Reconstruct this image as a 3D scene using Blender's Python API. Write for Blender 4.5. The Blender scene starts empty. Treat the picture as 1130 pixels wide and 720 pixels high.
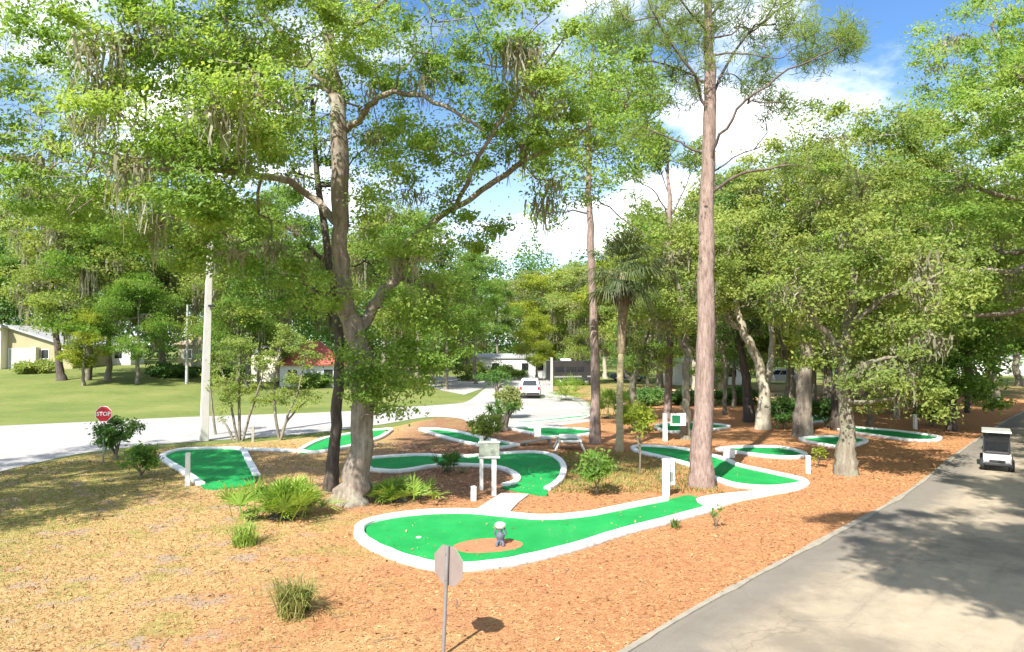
import bpy, bmesh, math, random
import numpy as np
from mathutils import Vector, Matrix
from mathutils.geometry import tessellate_polygon

R = math.radians
rng = np.random.default_rng(11)
random.seed(7)
S = bpy.context.scene
COL = S.collection

# ------------------------------------------------------------------ camera model
F, CX, CY, H = 753.0, 565.0, 360.0, 4.9
TH = -math.atan(20 / 753.0)
cT, sT = math.cos(TH), math.sin(TH)

def ray(x, y):
    u = (x - CX) / F; v = (CY - y) / F
    return np.array([u, cT + v * sT, -sT + v * cT])

def sst(a, b, x):
    t = np.clip((x - a) / (b - a), 0, 1)
    return t * t * (3 - 2 * t)

def terrain(x, y):
    return 2.0 * sst(48, 100, y) * sst(-20, -44, x)

def G(x, y, h=0.0):
    d = ray(x, y)
    if y > 432 or x > 420:
        t = (h - H) / d[2]
        return np.array([d[0] * t, d[1] * t, h])
    for t in np.arange(30, 260, 0.25):
        X, Y, Z = d[0] * t, d[1] * t, H + d[2] * t
        if Z <= terrain(X, Y) + h:
            return np.array([X, Y, float(terrain(X, Y)) + h])
    t = 200
    return np.array([d[0] * t, d[1] * t, float(terrain(d[0] * t, d[1] * t))])

def At(x, y, Y):
    d = ray(x, y); t = Y / d[1]
    return np.array([d[0] * t, Y, H + d[2] * t])

# ------------------------------------------------------------------ materials
MATS = {}
def new_mat(name):
    m = bpy.data.materials.new(name); m.use_nodes = True
    nt = m.node_tree; nt.nodes.clear()
    out = nt.nodes.new('ShaderNodeOutputMaterial')
    return m, nt, out

def N(nt, t, **kw):
    n = nt.nodes.new(t)
    for k, v in kw.items():
        if k in n.inputs: n.inputs[k].default_value = v
        else: setattr(n, k, v)
    return n

def ramp(nt, stops, interp='LINEAR'):
    r = nt.nodes.new('ShaderNodeValToRGB'); r.color_ramp.interpolation = interp
    e = r.color_ramp.elements
    while len(e) < len(stops): e.new(0.5)
    for i, (p, c) in enumerate(stops):
        e[i].position = p; e[i].color = (*c, 1) if len(c) == 3 else c
    return r

def objcoord(nt, scale=(1, 1, 1)):
    tc = nt.nodes.new('ShaderNodeTexCoord')
    mp = nt.nodes.new('ShaderNodeMapping'); mp.inputs['Scale'].default_value = scale
    nt.links.new(tc.outputs['Object'], mp.inputs['Vector'])
    return mp.outputs['Vector']

def noise(nt, vec, scale, detail=4, rough=0.55):
    n = N(nt, 'ShaderNodeTexNoise', Scale=scale, Detail=detail, Roughness=rough)
    nt.links.new(vec, n.inputs['Vector'])
    return n.outputs['Fac']

def mixc(nt, fac, a, b, mode='MIX'):
    m = nt.nodes.new('ShaderNodeMix'); m.data_type = 'RGBA'; m.blend_type = mode
    L = nt.links
    for sock, v in ((m.inputs['Factor'], fac), (m.inputs['A'], a), (m.inputs['B'], b)) if False else ((m.inputs[0], fac), (m.inputs[6], a), (m.inputs[7], b)):
        if isinstance(v, (int, float)): sock.default_value = v
        elif isinstance(v, tuple): sock.default_value = (*v, 1) if len(v) == 3 else v
        else: L.new(v, sock)
    return m.outputs[2]

def math_(nt, op, a, b=0.0, clamp=False):
    m = nt.nodes.new('ShaderNodeMath'); m.operation = op; m.use_clamp = clamp
    for i, v in enumerate((a, b)):
        if isinstance(v, (int, float)): m.inputs[i].default_value = v
        else: nt.links.new(v, m.inputs[i])
    return m.outputs[0]

def maprange(nt, v, a, b, c=0.0, d=1.0):
    m = nt.nodes.new('ShaderNodeMapRange'); m.interpolation_type = 'SMOOTHSTEP'
    nt.links.new(v, m.inputs[0])
    for i, q in enumerate((a, b, c, d)): m.inputs[i + 1].default_value = q
    return m.outputs[0]

def bump(nt, height, strength, dist=0.02):
    b = N(nt, 'ShaderNodeBump', Strength=strength, Distance=dist)
    nt.links.new(height, b.inputs['Height'])
    return b.outputs['Normal']

def solid(name, col, rough=0.6, metal=0.0, var=0.12, scale=3.0, bmp=0.0, spec=0.4, dirt=None, coat=0.0):
    if name in MATS: return MATS[name]
    m, nt, out = new_mat(name)
    p = N(nt, 'ShaderNodeBsdfPrincipled', Roughness=rough, Metallic=metal)
    p.inputs['Specular IOR Level'].default_value = spec
    p.inputs['Coat Weight'].default_value = coat
    v = objcoord(nt)
    n = noise(nt, v, scale, 6, 0.6)
    lo = tuple(c * (1 - var) for c in col); hi = tuple(min(1, c * (1 + var)) for c in col)
    r = ramp(nt, [(0.3, lo), (0.7, hi)]); nt.links.new(n, r.inputs['Fac'])
    c = r.outputs['Color']
    if dirt:
        n2 = noise(nt, v, dirt[1], 7, 0.65)
        f = maprange(nt, n2, dirt[2], dirt[2] + 0.2)
        c = mixc(nt, f, c, dirt[0])
    nt.links.new(c, p.inputs['Base Color'])
    if bmp:
        nt.links.new(bump(nt, noise(nt, v, scale * 8, 5), bmp), p.inputs['Normal'])
    nt.links.new(p.outputs[0], out.inputs[0])
    MATS[name] = m
    return m

def leafmat(name, c1, c2, c3, trans=0.4, nscale=0.35, rough=0.5):
    m, nt, out = new_mat(name)
    geo = nt.nodes.new('ShaderNodeNewGeometry')
    v = objcoord(nt)
    n = noise(nt, v, nscale, 3, 0.6)
    n2 = maprange(nt, n, 0.3, 0.7)
    s = math_(nt, 'ADD', math_(nt, 'MULTIPLY', n2, 0.6), math_(nt, 'MULTIPLY', geo.outputs['Random Per Island'], 0.4))
    r = ramp(nt, [(0.12, c1), (0.5, c2), (0.9, c3)]); nt.links.new(s, r.inputs['Fac'])
    p = N(nt, 'ShaderNodeBsdfPrincipled', Roughness=rough); p.inputs['Specular IOR Level'].default_value = 0.35
    nt.links.new(r.outputs['Color'], p.inputs['Base Color'])
    t = nt.nodes.new('ShaderNodeBsdfTranslucent')
    tc = mixc(nt, 1.0, r.outputs['Color'], (1.25, 1.2, 0.6), 'MULTIPLY')
    nt.links.new(tc, t.inputs['Color'])
    mx = nt.nodes.new('ShaderNodeMixShader'); mx.inputs[0].default_value = trans
    nt.links.new(p.outputs[0], mx.inputs[1]); nt.links.new(t.outputs[0], mx.inputs[2])
    nt.links.new(mx.outputs[0], out.inputs[0])
    MATS[name] = m
    return m

def barkmat(name, c1, c2, c3, sx=5.0, sz=0.9, lichen=None):
    m, nt, out = new_mat(name)
    p = N(nt, 'ShaderNodeBsdfPrincipled', Roughness=0.9); p.inputs['Specular IOR Level'].default_value = 0.15
    v = objcoord(nt, (sx, sx, sz))
    n = noise(nt, v, 1.6, 8, 0.7)
    r = ramp(nt, [(0.3, c1), (0.5, c2), (0.72, c3)]); nt.links.new(n, r.inputs['Fac'])
    c = r.outputs['Color']
    v2 = objcoord(nt)
    if lichen:
        f = maprange(nt, noise(nt, v2, 1.3, 6, 0.7), 0.5, 0.66)
        c = mixc(nt, f, c, lichen)
    nt.links.new(c, p.inputs['Base Color'])
    nt.links.new(bump(nt, n, 0.9, 0.05), p.inputs['Normal'])
    nt.links.new(p.outputs[0], out.inputs[0])
    MATS[name] = m
    return m

# foliage
LM = {}
LM['oak'] = leafmat('leaf_oak', (0.13, 0.23, 0.04), (0.24, 0.37, 0.07), (0.38, 0.47, 0.115), 0.55)
LM['bright'] = leafmat('leaf_bright', (0.085, 0.19, 0.032), (0.17, 0.295, 0.055), (0.28, 0.385, 0.085), 0.52)
LM['dark'] = leafmat('leaf_dark', (0.045, 0.12, 0.026), (0.085, 0.18, 0.035), (0.15, 0.25, 0.055), 0.45)
LM['olive'] = leafmat('leaf_olive', (0.14, 0.215, 0.05), (0.25, 0.325, 0.075), (0.37, 0.415, 0.11), 0.54)
LM['yellow'] = leafmat('leaf_yellow', (0.17, 0.24, 0.03), (0.28, 0.35, 0.04), (0.40, 0.41, 0.055), 0.52)
LM['pale'] = leafmat('leaf_pale', (0.16, 0.19, 0.065), (0.24, 0.28, 0.09), (0.33, 0.35, 0.13), 0.45)
LM['pine'] = leafmat('needle_pine', (0.12, 0.20, 0.05), (0.21, 0.30, 0.075), (0.31, 0.38, 0.10), 0.5)
LM['palm'] = leafmat('leaf_palm', (0.06, 0.09, 0.035), (0.11, 0.145, 0.055), (0.18, 0.21, 0.085), 0.3)
LM['palmetto'] = leafmat('leaf_palmetto', (0.14, 0.24, 0.035), (0.23, 0.36, 0.055), (0.33, 0.44, 0.09), 0.35, 1.0)
LM['deadpalm'] = leafmat('leaf_dead_palm', (0.09, 0.065, 0.04), (0.15, 0.11, 0.07), (0.21, 0.16, 0.10), 0.2)
LM['moss'] = leafmat('spanish_moss', (0.19, 0.18, 0.12), (0.27, 0.26, 0.18), (0.36, 0.345, 0.25), 0.4)
LM['tuft'] = leafmat('blade_tuft', (0.06, 0.12, 0.025), (0.12, 0.19, 0.04), (0.22, 0.26, 0.07), 0.3, 2.0)
LM['tuftdry'] = leafmat('blade_tuft_dry', (0.14, 0.15, 0.05), (0.24, 0.25, 0.07), (0.36, 0.32, 0.12), 0.3, 2.0)
LM['lawn'] = leafmat('blade_lawn', (0.10, 0.14, 0.03), (0.19, 0.20, 0.05), (0.33, 0.29, 0.10), 0.3, 0.6)
LM['straw'] = leafmat('mulch_straw', (0.24, 0.105, 0.045), (0.40, 0.19, 0.085), (0.52, 0.29, 0.14), 0.0, 0.5)
LM['fallen'] = leafmat('fallen_leaf', (0.16, 0.08, 0.04), (0.30, 0.17, 0.08), (0.45, 0.30, 0.14), 0.1, 0.8)

BK = {}
BK['oak'] = barkmat('bark_oak', (0.10, 0.08, 0.064), (0.22, 0.18, 0.145), (0.34, 0.29, 0.24), lichen=(0.31, 0.30, 0.235))
BK['dark'] = barkmat('bark_dark', (0.045, 0.036, 0.03), (0.09, 0.074, 0.062), (0.155, 0.13, 0.112))
BK['pine'] = barkmat('bark_pine', (0.12, 0.08, 0.065), (0.255, 0.185, 0.16), (0.37, 0.29, 0.255), 7.0, 1.6)
BK['limb'] = barkmat('bark_limb', (0.06, 0.045, 0.038), (0.12, 0.092, 0.078), (0.20, 0.16, 0.14))
BK['pale'] = barkmat('bark_pale', (0.22, 0.19, 0.14), (0.38, 0.34, 0.26), (0.52, 0.48, 0.38), 3.0, 1.2)
BK['mid'] = barkmat('bark_mid', (0.10, 0.085, 0.065), (0.19, 0.165, 0.125), (0.30, 0.27, 0.21), lichen=(0.26, 0.27, 0.19))
BK['palm'] = barkmat('bark_palm', (0.28, 0.22, 0.13), (0.42, 0.35, 0.21), (0.52, 0.45, 0.29), 2.0, 8.0)

def kerbmat():
    m, nt, out = new_mat('white_kerb_paint')
    p = N(nt, 'ShaderNodeBsdfPrincipled', Roughness=0.6)
    v = objcoord(nt)
    tc = nt.nodes.new('ShaderNodeTexCoord'); sp = nt.nodes.new('ShaderNodeSeparateXYZ'); nt.links.new(tc.outputs['Object'], sp.inputs[0])
    a = noise(nt, v, 1.3, 7, 0.68); b = noise(nt, v, 7.0, 6, 0.7); d = noise(nt, v, 22, 4, 0.6)
    c = mixc(nt, maprange(nt, b, 0.42, 0.72, 0, 0.5), (0.78, 0.78, 0.76), (0.60, 0.58, 0.53))
    lowz = math_(nt, 'ADD', sp.outputs['Z'], math_(nt, 'MULTIPLY', math_(nt, 'SUBTRACT', b, 0.5), 0.16))
    c = mixc(nt, maprange(nt, lowz, 0.085, 0.02, 0, 0.8), c, (0.27, 0.20, 0.14))     # mud splashed along the foot
    c = mixc(nt, maprange(nt, a, 0.60, 0.70, 0, 0.75), c, (0.26, 0.25, 0.21))        # mildew patches
    c = mixc(nt, maprange(nt, d, 0.70, 0.76, 0, 0.8), c, (0.20, 0.18, 0.15))         # chips
    nt.links.new(c, p.inputs['Base Color'])
    nt.links.new(bump(nt, b, 0.35, 0.03), p.inputs['Normal'])
    nt.links.new(p.outputs[0], out.inputs[0])
    return m
WHITE = kerbmat()
WHITE_OLD = solid('white_paint', (0.80, 0.80, 0.78), 0.55, var=0.07, scale=2.0, bmp=0.2, dirt=((0.30, 0.27, 0.22), 3.2, 0.575))
POSTW = solid('white_post_paint', (0.74, 0.72, 0.67), 0.6, var=0.08, scale=4, dirt=((0.45, 0.42, 0.36), 4, 0.58))
METAL = solid('galvanised_metal', (0.28, 0.27, 0.28), 0.5, 0.5, var=0.12, scale=6)
SIGNBACK = solid('sign_back', (0.215, 0.17, 0.155), 0.6, 0.0, var=0.08, scale=5)
RED = solid('sign_red', (0.55, 0.02, 0.03), 0.4, var=0.05)
SIGNW = solid('sign_white', (0.82, 0.82, 0.82), 0.4, var=0.03)
BLACKR = solid('rubber_black', (0.02, 0.02, 0.021), 0.75, var=0.2)
GLASS = solid('tinted_glass', (0.018, 0.022, 0.026), 0.08, var=0.1, spec=0.7)
CARW = solid('car_white', (0.78, 0.78, 0.78), 0.25, var=0.02, coat=0.6)
CARB = solid('car_blue', (0.03, 0.09, 0.27), 0.25, var=0.04, coat=0.6)
CARD = solid('coach_dark', (0.035, 0.034, 0.036), 0.3, var=0.1, coat=0.4)
CARS = solid('car_silver', (0.42, 0.43, 0.45), 0.3, 0.4, var=0.04, coat=0.5)
RIM = solid('rim_silver', (0.5, 0.5, 0.5), 0.35, 0.8, var=0.05)
TAIL = solid('tail_red', (0.45, 0.01, 0.012), 0.25, var=0.05)
LAMPW = solid('lamp_clear', (0.7, 0.7, 0.68), 0.12, var=0.04)
PLASTIC = solid('dark_plastic', (0.03, 0.03, 0.032), 0.6, var=0.1)
SEATM = solid('cart_seat', (0.50, 0.46, 0.39), 0.6, var=0.06)
CREAMW = solid('cream_wall', (0.32, 0.285, 0.17), 0.8, var=0.07, scale=0.7, bmp=0.1)  # darkened: the yellow building's shaded wall is put into this colour
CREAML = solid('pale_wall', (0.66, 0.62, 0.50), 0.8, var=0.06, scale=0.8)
WHITEW = solid('white_siding', (0.74, 0.73, 0.70), 0.6, var=0.05, scale=0.8)
ROOFR = solid('roof_red', (0.33, 0.085, 0.062), 0.8, var=0.2, scale=3, bmp=0.3)
ROOFG = solid('roof_grey', (0.36, 0.36, 0.37), 0.55, 0.2, var=0.1, scale=1.2)
TRIMW = solid('trim_white', (0.76, 0.76, 0.74), 0.5, var=0.04)
DOORG = solid('door_grey', (0.36, 0.36, 0.34), 0.6, var=0.06)
CONC = solid('concrete_pole', (0.47, 0.455, 0.42), 0.8, var=0.08, scale=2, bmp=0.2, dirt=((0.38, 0.36, 0.32), 1.1, 0.58))
WOODG = solid('weathered_wood', (0.34, 0.31, 0.26), 0.8, var=0.18, scale=5, bmp=0.3)
BOARDM = solid('sign_board', (0.20, 0.225, 0.185), 0.6, var=0.12, scale=9, dirt=((0.33, 0.36, 0.30), 16, 0.5))
GREENB = solid('sign_green', (0.015, 0.17, 0.07), 0.5, var=0.06)
STONEG = solid('statue_grey', (0.09, 0.10, 0.13), 0.7, var=0.3, scale=14)
STONEW = solid('statue_white', (0.75, 0.74, 0.70), 0.6, var=0.06, scale=9)
CLAY = solid('clay_patch', (0.40, 0.145, 0.07), 0.95, var=0.16, scale=7, bmp=0.4)
REDM = solid('faded_red', (0.42, 0.16, 0.12), 0.8, var=0.1)

def turfmat():
    m, nt, out = new_mat('artificial_turf')
    p = N(nt, 'ShaderNodeBsdfPrincipled', Roughness=0.85); p.inputs['Specular IOR Level'].default_value = 0.2
    v = objcoord(nt)
    a = noise(nt, v, 0.9, 5, 0.6); b = noise(nt, v, 60, 3, 0.6)
    r = ramp(nt, [(0.3, (0.007, 0.22, 0.045)), (0.55, (0.010, 0.28, 0.06)), (0.75, (0.018, 0.33, 0.075))])
    nt.links.new(a, r.inputs['Fac'])
    c = mixc(nt, maprange(nt, b, 0.35, 0.7, 0.0, 0.35), r.outputs['Color'], (0.008, 0.14, 0.05))
    w1 = noise(nt, v, 0.45, 7, 0.7)
    c = mixc(nt, maprange(nt, w1, 0.52, 0.7, 0.0, 0.55), c, (0.03, 0.20, 0.055))
    lt = noise(nt, v, 9.0, 6, 0.75)
    c = mixc(nt, maprange(nt, lt, 0.62, 0.72, 0.0, 0.5), c, (0.13, 0.24, 0.07))
    st = noise(nt, objcoord(nt, (1.0, 0.25, 1)), 2.2, 6, 0.7)
    c = mixc(nt, maprange(nt, st, 0.56, 0.72, 0.0, 0.45), c, (0.045, 0.30, 0.09))
    nt.links.new(c, p.inputs['Base Color'])
    nt.links.new(bump(nt, b, 0.6, 0.02), p.inputs['Normal'])
    nt.links.new(p.outputs[0], out.inputs[0])
    return m
TURF = turfmat()

def groundmat():      # lawn / rough grass
    m, nt, out = new_mat('lawn_grass')
    p = N(nt, 'ShaderNodeBsdfPrincipled', Roughness=0.95); p.inputs['Specular IOR Level'].default_value = 0.1
    v = objcoord(nt)
    a = noise(nt, v, 0.16, 6, 0.62); b = noise(nt, v, 5.0, 6, 0.7); c3 = noise(nt, v, 0.5, 5, 0.6)
    r = ramp(nt, [(0.28, (0.09, 0.13, 0.035)), (0.5, (0.15, 0.18, 0.05)), (0.72, (0.22, 0.225, 0.08))])
    nt.links.new(a, r.inputs['Fac'])
    c = mixc(nt, maprange(nt, b, 0.35, 0.75, 0, 0.6), r.outputs['Color'], (0.10, 0.14, 0.03))
    pt = noise(nt, v, 1.4, 8, 0.75)
    c = mixc(nt, maprange(nt, pt, 0.50, 0.66, 0, 0.55), c, (0.24, 0.20, 0.09))
    c = mixc(nt, maprange(nt, pt, 0.44, 0.34, 0, 0.5), c, (0.07, 0.115, 0.03))
    vf = noise(nt, v, 22, 5, 0.7)
    c = mixc(nt, maprange(nt, vf, 0.4, 0.7, 0, 0.35), c, (0.06, 0.09, 0.025))
    sep = nt.nodes.new('ShaderNodeSeparateXYZ'); nt.links.new(v, sep.inputs[0])
    # bare straw-coloured soil under the trees right of the course
    fx = maprange(nt, sep.outputs['X'], -4.0, 6.0)
    fy = maprange(nt, sep.outputs['Y'], 95.0, 65.0)
    fm = math_(nt, 'MULTIPLY', math_(nt, 'MULTIPLY', fx, fy), maprange(nt, c3, 0.36, 0.55))
    c = mixc(nt, fm, c, (0.34, 0.20, 0.10))
    nt.links.new(c, p.inputs['Base Color'])
    nt.links.new(bump(nt, b, 0.8, 0.06), p.inputs['Normal'])
    nt.links.new(p.outputs[0], out.inputs[0])
    return m

def mulchmat():
    m, nt, out = new_mat('pine_straw_mulch')
    p = N(nt, 'ShaderNodeBsdfPrincipled', Roughness=0.95); p.inputs['Specular IOR Level'].default_value = 0.1
    v = objcoord(nt)
    sep = nt.nodes.new('ShaderNodeSeparateXYZ'); nt.links.new(v, sep.inputs[0])
    X, Y = sep.outputs['X'], sep.outputs['Y']
    big = noise(nt, v, 0.22, 5, 0.6); mid = noise(nt, v, 1.1, 6, 0.65); fine = noise(nt, v, 20, 7, 0.72); fine2 = noise(nt, v, 45, 4, 0.7)
    vor = N(nt, 'ShaderNodeTexVoronoi', Scale=24.0); nt.links.new(v, vor.inputs['Vector'])
    vs = nt.nodes.new('ShaderNodeSeparateColor'); nt.links.new(vor.outputs['Color'], vs.inputs[0])
    clod = noise(nt, v, 5.5, 5, 0.6)
    # chip colour
    f = math_(nt, 'ADD', math_(nt, 'MULTIPLY', fine, 0.5), math_(nt, 'MULTIPLY', vs.outputs[0], 0.2))
    f = math_(nt, 'ADD', f, math_(nt, 'MULTIPLY', clod, 0.55))
    f = math_(nt, 'SUBTRACT', f, 0.1)
    mul = ramp(nt, [(0.22, (0.17, 0.075, 0.038)), (0.42, (0.34, 0.155, 0.07)), (0.6, (0.45, 0.23, 0.105)), (0.8, (0.56, 0.335, 0.175))])
    nt.links.new(f, mul.inputs['Fac'])
    dry = ramp(nt, [(0.22, (0.18, 0.105, 0.045)), (0.42, (0.36, 0.225, 0.095)), (0.6, (0.47, 0.32, 0.15)), (0.8, (0.60, 0.45, 0.24))])
    nt.links.new(f, dry.inputs['Fac'])
    gr = ramp(nt, [(0.25, (0.10, 0.11, 0.03)), (0.5, (0.23, 0.225, 0.06)), (0.8, (0.40, 0.34, 0.12))])
    nt.links.new(f, gr.inputs['Fac'])
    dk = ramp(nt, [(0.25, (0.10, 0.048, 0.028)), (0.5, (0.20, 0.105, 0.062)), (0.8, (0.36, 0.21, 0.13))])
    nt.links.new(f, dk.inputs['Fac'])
    n1 = math_(nt, 'MULTIPLY', math_(nt, 'SUBTRACT', big, 0.5), 9.0)
    n2 = math_(nt, 'MULTIPLY', math_(nt, 'SUBTRACT', mid, 0.5), 5.0)
    xs = math_(nt, 'ADD', math_(nt, 'ADD', X, n1), n2)
    c = mixc(nt, maprange(nt, xs, -2.2, -7.0, 0.0, 0.9), mul.outputs['Color'], dry.outputs['Color'])
    # near foreground is yellower
    ys = math_(nt, 'ADD', math_(nt, 'ADD', Y, n1), n2)
    nf = math_(nt, 'MULTIPLY', maprange(nt, ys, 14.0, 9.5, 0.0, 0.65), maprange(nt, X, 2.0, -1.0))
    c = mixc(nt, nf, c, dry.outputs['Color'])
    c = mixc(nt, maprange(nt, math_(nt, 'ADD', math_(nt, 'ADD', xs, math_(nt, 'MULTIPLY', Y, 0.0)), 0.0), -9.5, -14.5, 0.0, 0.9), c, gr.outputs['Color'])
    red = math_(nt, 'MULTIPLY', maprange(nt, noise(nt, v, 0.55, 6, 0.6), 0.50, 0.64, 0, 0.6), maprange(nt, X, -9.0, -4.0))
    c = mixc(nt, red, c, mixc(nt, 0.5, mul.outputs['Color'], (0.36, 0.15, 0.085)))
    # darker mulch between the holes: oak shade put into the colour
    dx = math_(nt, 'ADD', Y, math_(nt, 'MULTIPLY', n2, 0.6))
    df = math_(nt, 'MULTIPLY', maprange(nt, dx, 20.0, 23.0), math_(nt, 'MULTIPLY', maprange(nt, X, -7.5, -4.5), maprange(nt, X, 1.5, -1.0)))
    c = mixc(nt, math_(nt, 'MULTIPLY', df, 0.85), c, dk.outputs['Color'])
    # rough grass patch in the middle of the course
    gx = maprange(nt, X, 0.6, 1.8); gx2 = maprange(nt, X, 6.5, 4.0); gy = maprange(nt, dx, 22.5, 24.5); gy2 = maprange(nt, dx, 31.0, 28.0)
    gf = math_(nt, 'MULTIPLY', math_(nt, 'MULTIPLY', gx, gx2), math_(nt, 'MULTIPLY', gy, gy2))
    gf = math_(nt, 'MULTIPLY', gf, maprange(nt, mid, 0.38, 0.56))
    c = mixc(nt, math_(nt, 'MULTIPLY', gf, 0.8), c, gr.outputs['Color'])
    gp = math_(nt, 'MULTIPLY', maprange(nt, noise(nt, v, 0.7, 6, 0.65), 0.52, 0.62, 0, 0.6), maprange(nt, X, -1.5, -4.5))
    c = mixc(nt, gp, c, gr.outputs['Color'])
    # grey bare soil
    b1 = math_(nt, 'MULTIPLY', maprange(nt, mid, 0.545, 0.63, 0, 0.85), maprange(nt, X, -3.5, -6.0))
    c = mixc(nt, b1, c, (0.33, 0.25, 0.19))
    nt.links.new(c, p.inputs['Base Color'])
    hh = math_(nt, 'ADD', fine, math_(nt, 'MULTIPLY', fine2, 0.5))
    nt.links.new(bump(nt, hh, 0.9, 0.05), p.inputs['Normal'])
    nt.links.new(p.outputs[0], out.inputs[0])
    return m

def pavemat(name, base, stain, crack=True, sc=1.0, amount=0.6, dark=None):
    m, nt, out = new_mat(name)
    p = N(nt, 'ShaderNodeBsdfPrincipled', Roughness=0.9); p.inputs['Specular IOR Level'].default_value = 0.2
    v = objcoord(nt)
    a = noise(nt, v, 0.28 * sc, 7, 0.65); b = noise(nt, v, 30, 5, 0.7); d = noise(nt, v, 1.8 * sc, 7, 0.7)
    lo = tuple(x * 0.86 for x in base); hi = tuple(min(1, x * 1.12) for x in base)
    r = ramp(nt, [(0.3, lo), (0.7, hi)]); nt.links.new(d, r.inputs['Fac'])
    c = mixc(nt, maprange(nt, a, 0.46, 0.66, 0, amount), r.outputs['Color'], stain)
    c = mixc(nt, maprange(nt, b, 0.35, 0.7, 0.0, 0.22), c, tuple(x * 0.6 for x in base))
    vd = nt.nodes.new('ShaderNodeTexVoronoi'); vd.feature = 'DISTANCE_TO_EDGE'; vd.inputs['Scale'].default_value = 0.22
    va = nt.nodes.new('ShaderNodeVectorMath'); va.operation = 'ADD'
    nv = N(nt, 'ShaderNodeTexNoise', Scale=1.2, Detail=6.0); nt.links.new(v, nv.inputs['Vector'])
    nt.links.new(v, va.inputs[0]); nt.links.new(nv.outputs['Color'], va.inputs[1]); nt.links.new(va.outputs[0], vd.inputs['Vector'])
    ck = math_(nt, 'MULTIPLY', maprange(nt, vd.outputs['Distance'], 0.007, 0.002), maprange(nt, a, 0.42, 0.56))
    c = mixc(nt, math_(nt, 'MULTIPLY', ck, 0.28), c, tuple(x * 0.3 for x in base))
    if dark:
        uv = nt.nodes.new('ShaderNodeUVMap'); uv.uv_map = 'UVMap'
        sp = nt.nodes.new('ShaderNodeSeparateXYZ'); nt.links.new(uv.outputs[0], sp.inputs[0])
        ws = math_(nt, 'ADD', sp.outputs['X'], math_(nt, 'MULTIPLY', math_(nt, 'SUBTRACT', d, 0.5), 0.09))
        ws = math_(nt, 'ADD', ws, math_(nt, 'MULTIPLY', math_(nt, 'SUBTRACT', a, 0.5), 0.25))
        c = mixc(nt, maprange(nt, ws, 0.19, 0.06, 0.0, 0.75), c, dark)
        # long tyre-worn streaks
        sv = nt.nodes.new('ShaderNodeMapping'); sv.inputs['Scale'].default_value = (9.0, 1.2, 1.0)
        nt.links.new(uv.outputs[0], sv.inputs['Vector'])
        s = noise(nt, sv.outputs['Vector'], 1.5, 7, 0.7)
        c = mixc(nt, maprange(nt, s, 0.5, 0.72, 0, 0.55), c, stain)
    nt.links.new(c, p.inputs['Base Color'])
    nt.links.new(bump(nt, b, 0.45, 0.02), p.inputs['Normal'])
    nt.links.new(p.outputs[0], out.inputs[0])
    return m

# ------------------------------------------------------------------ mesh helpers
def np_mesh(name, V, Q, smooth=False, mat=None):
    """quads Q (n,4) / V (m,3)"""
    me = bpy.data.meshes.new(name)
    V = np.asarray(V, dtype=np.float32); Q = np.asarray(Q, dtype=np.int32)
    k = Q.shape[1]
    me.vertices.add(len(V)); me.vertices.foreach_set('co', V.ravel())
    me.loops.add(Q.size); me.loops.foreach_set('vertex_index', Q.ravel())
    me.polygons.add(len(Q)); me.polygons.foreach_set('loop_start', np.arange(0, Q.size, k, dtype=np.int32))
    me.polygons.foreach_set('use_smooth', np.full(len(Q), smooth, dtype=bool))
    me.update(calc_edges=True)
    if mat: me.materials.append(mat)
    return me

def wloc(o):
    v = np.zeros(3)
    while o is not None:
        v = v + np.array(o.location); o = o.parent
    return v

def link(name, me, parent=None):
    o = bpy.data.objects.new(name, me); COL.objects.link(o)
    if parent is not None: o.parent = parent
    return o

def tag(o, label=None, cat=None, group=None, kind=None):
    if label: o['label'] = label
    if cat: o['category'] = cat
    if group: o['group'] = group
    if kind: o['kind'] = kind
    return o

def thing(name, label, cat, loc=(0, 0, 0), group=None):
    o = bpy.data.objects.new(name, None); COL.objects.link(o)
    o.empty_display_size = 0.3
    o.location = tuple(float(c) for c in loc)
    return tag(o, label, cat, group)

def np_part(name, V, Q, mat, parent=None, smooth=False):
    V = np.asarray(V, dtype=np.float64)
    if parent is not None: V = V - wloc(parent)
    return link(name, np_mesh(name, V, Q, smooth, mat), parent)

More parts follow.
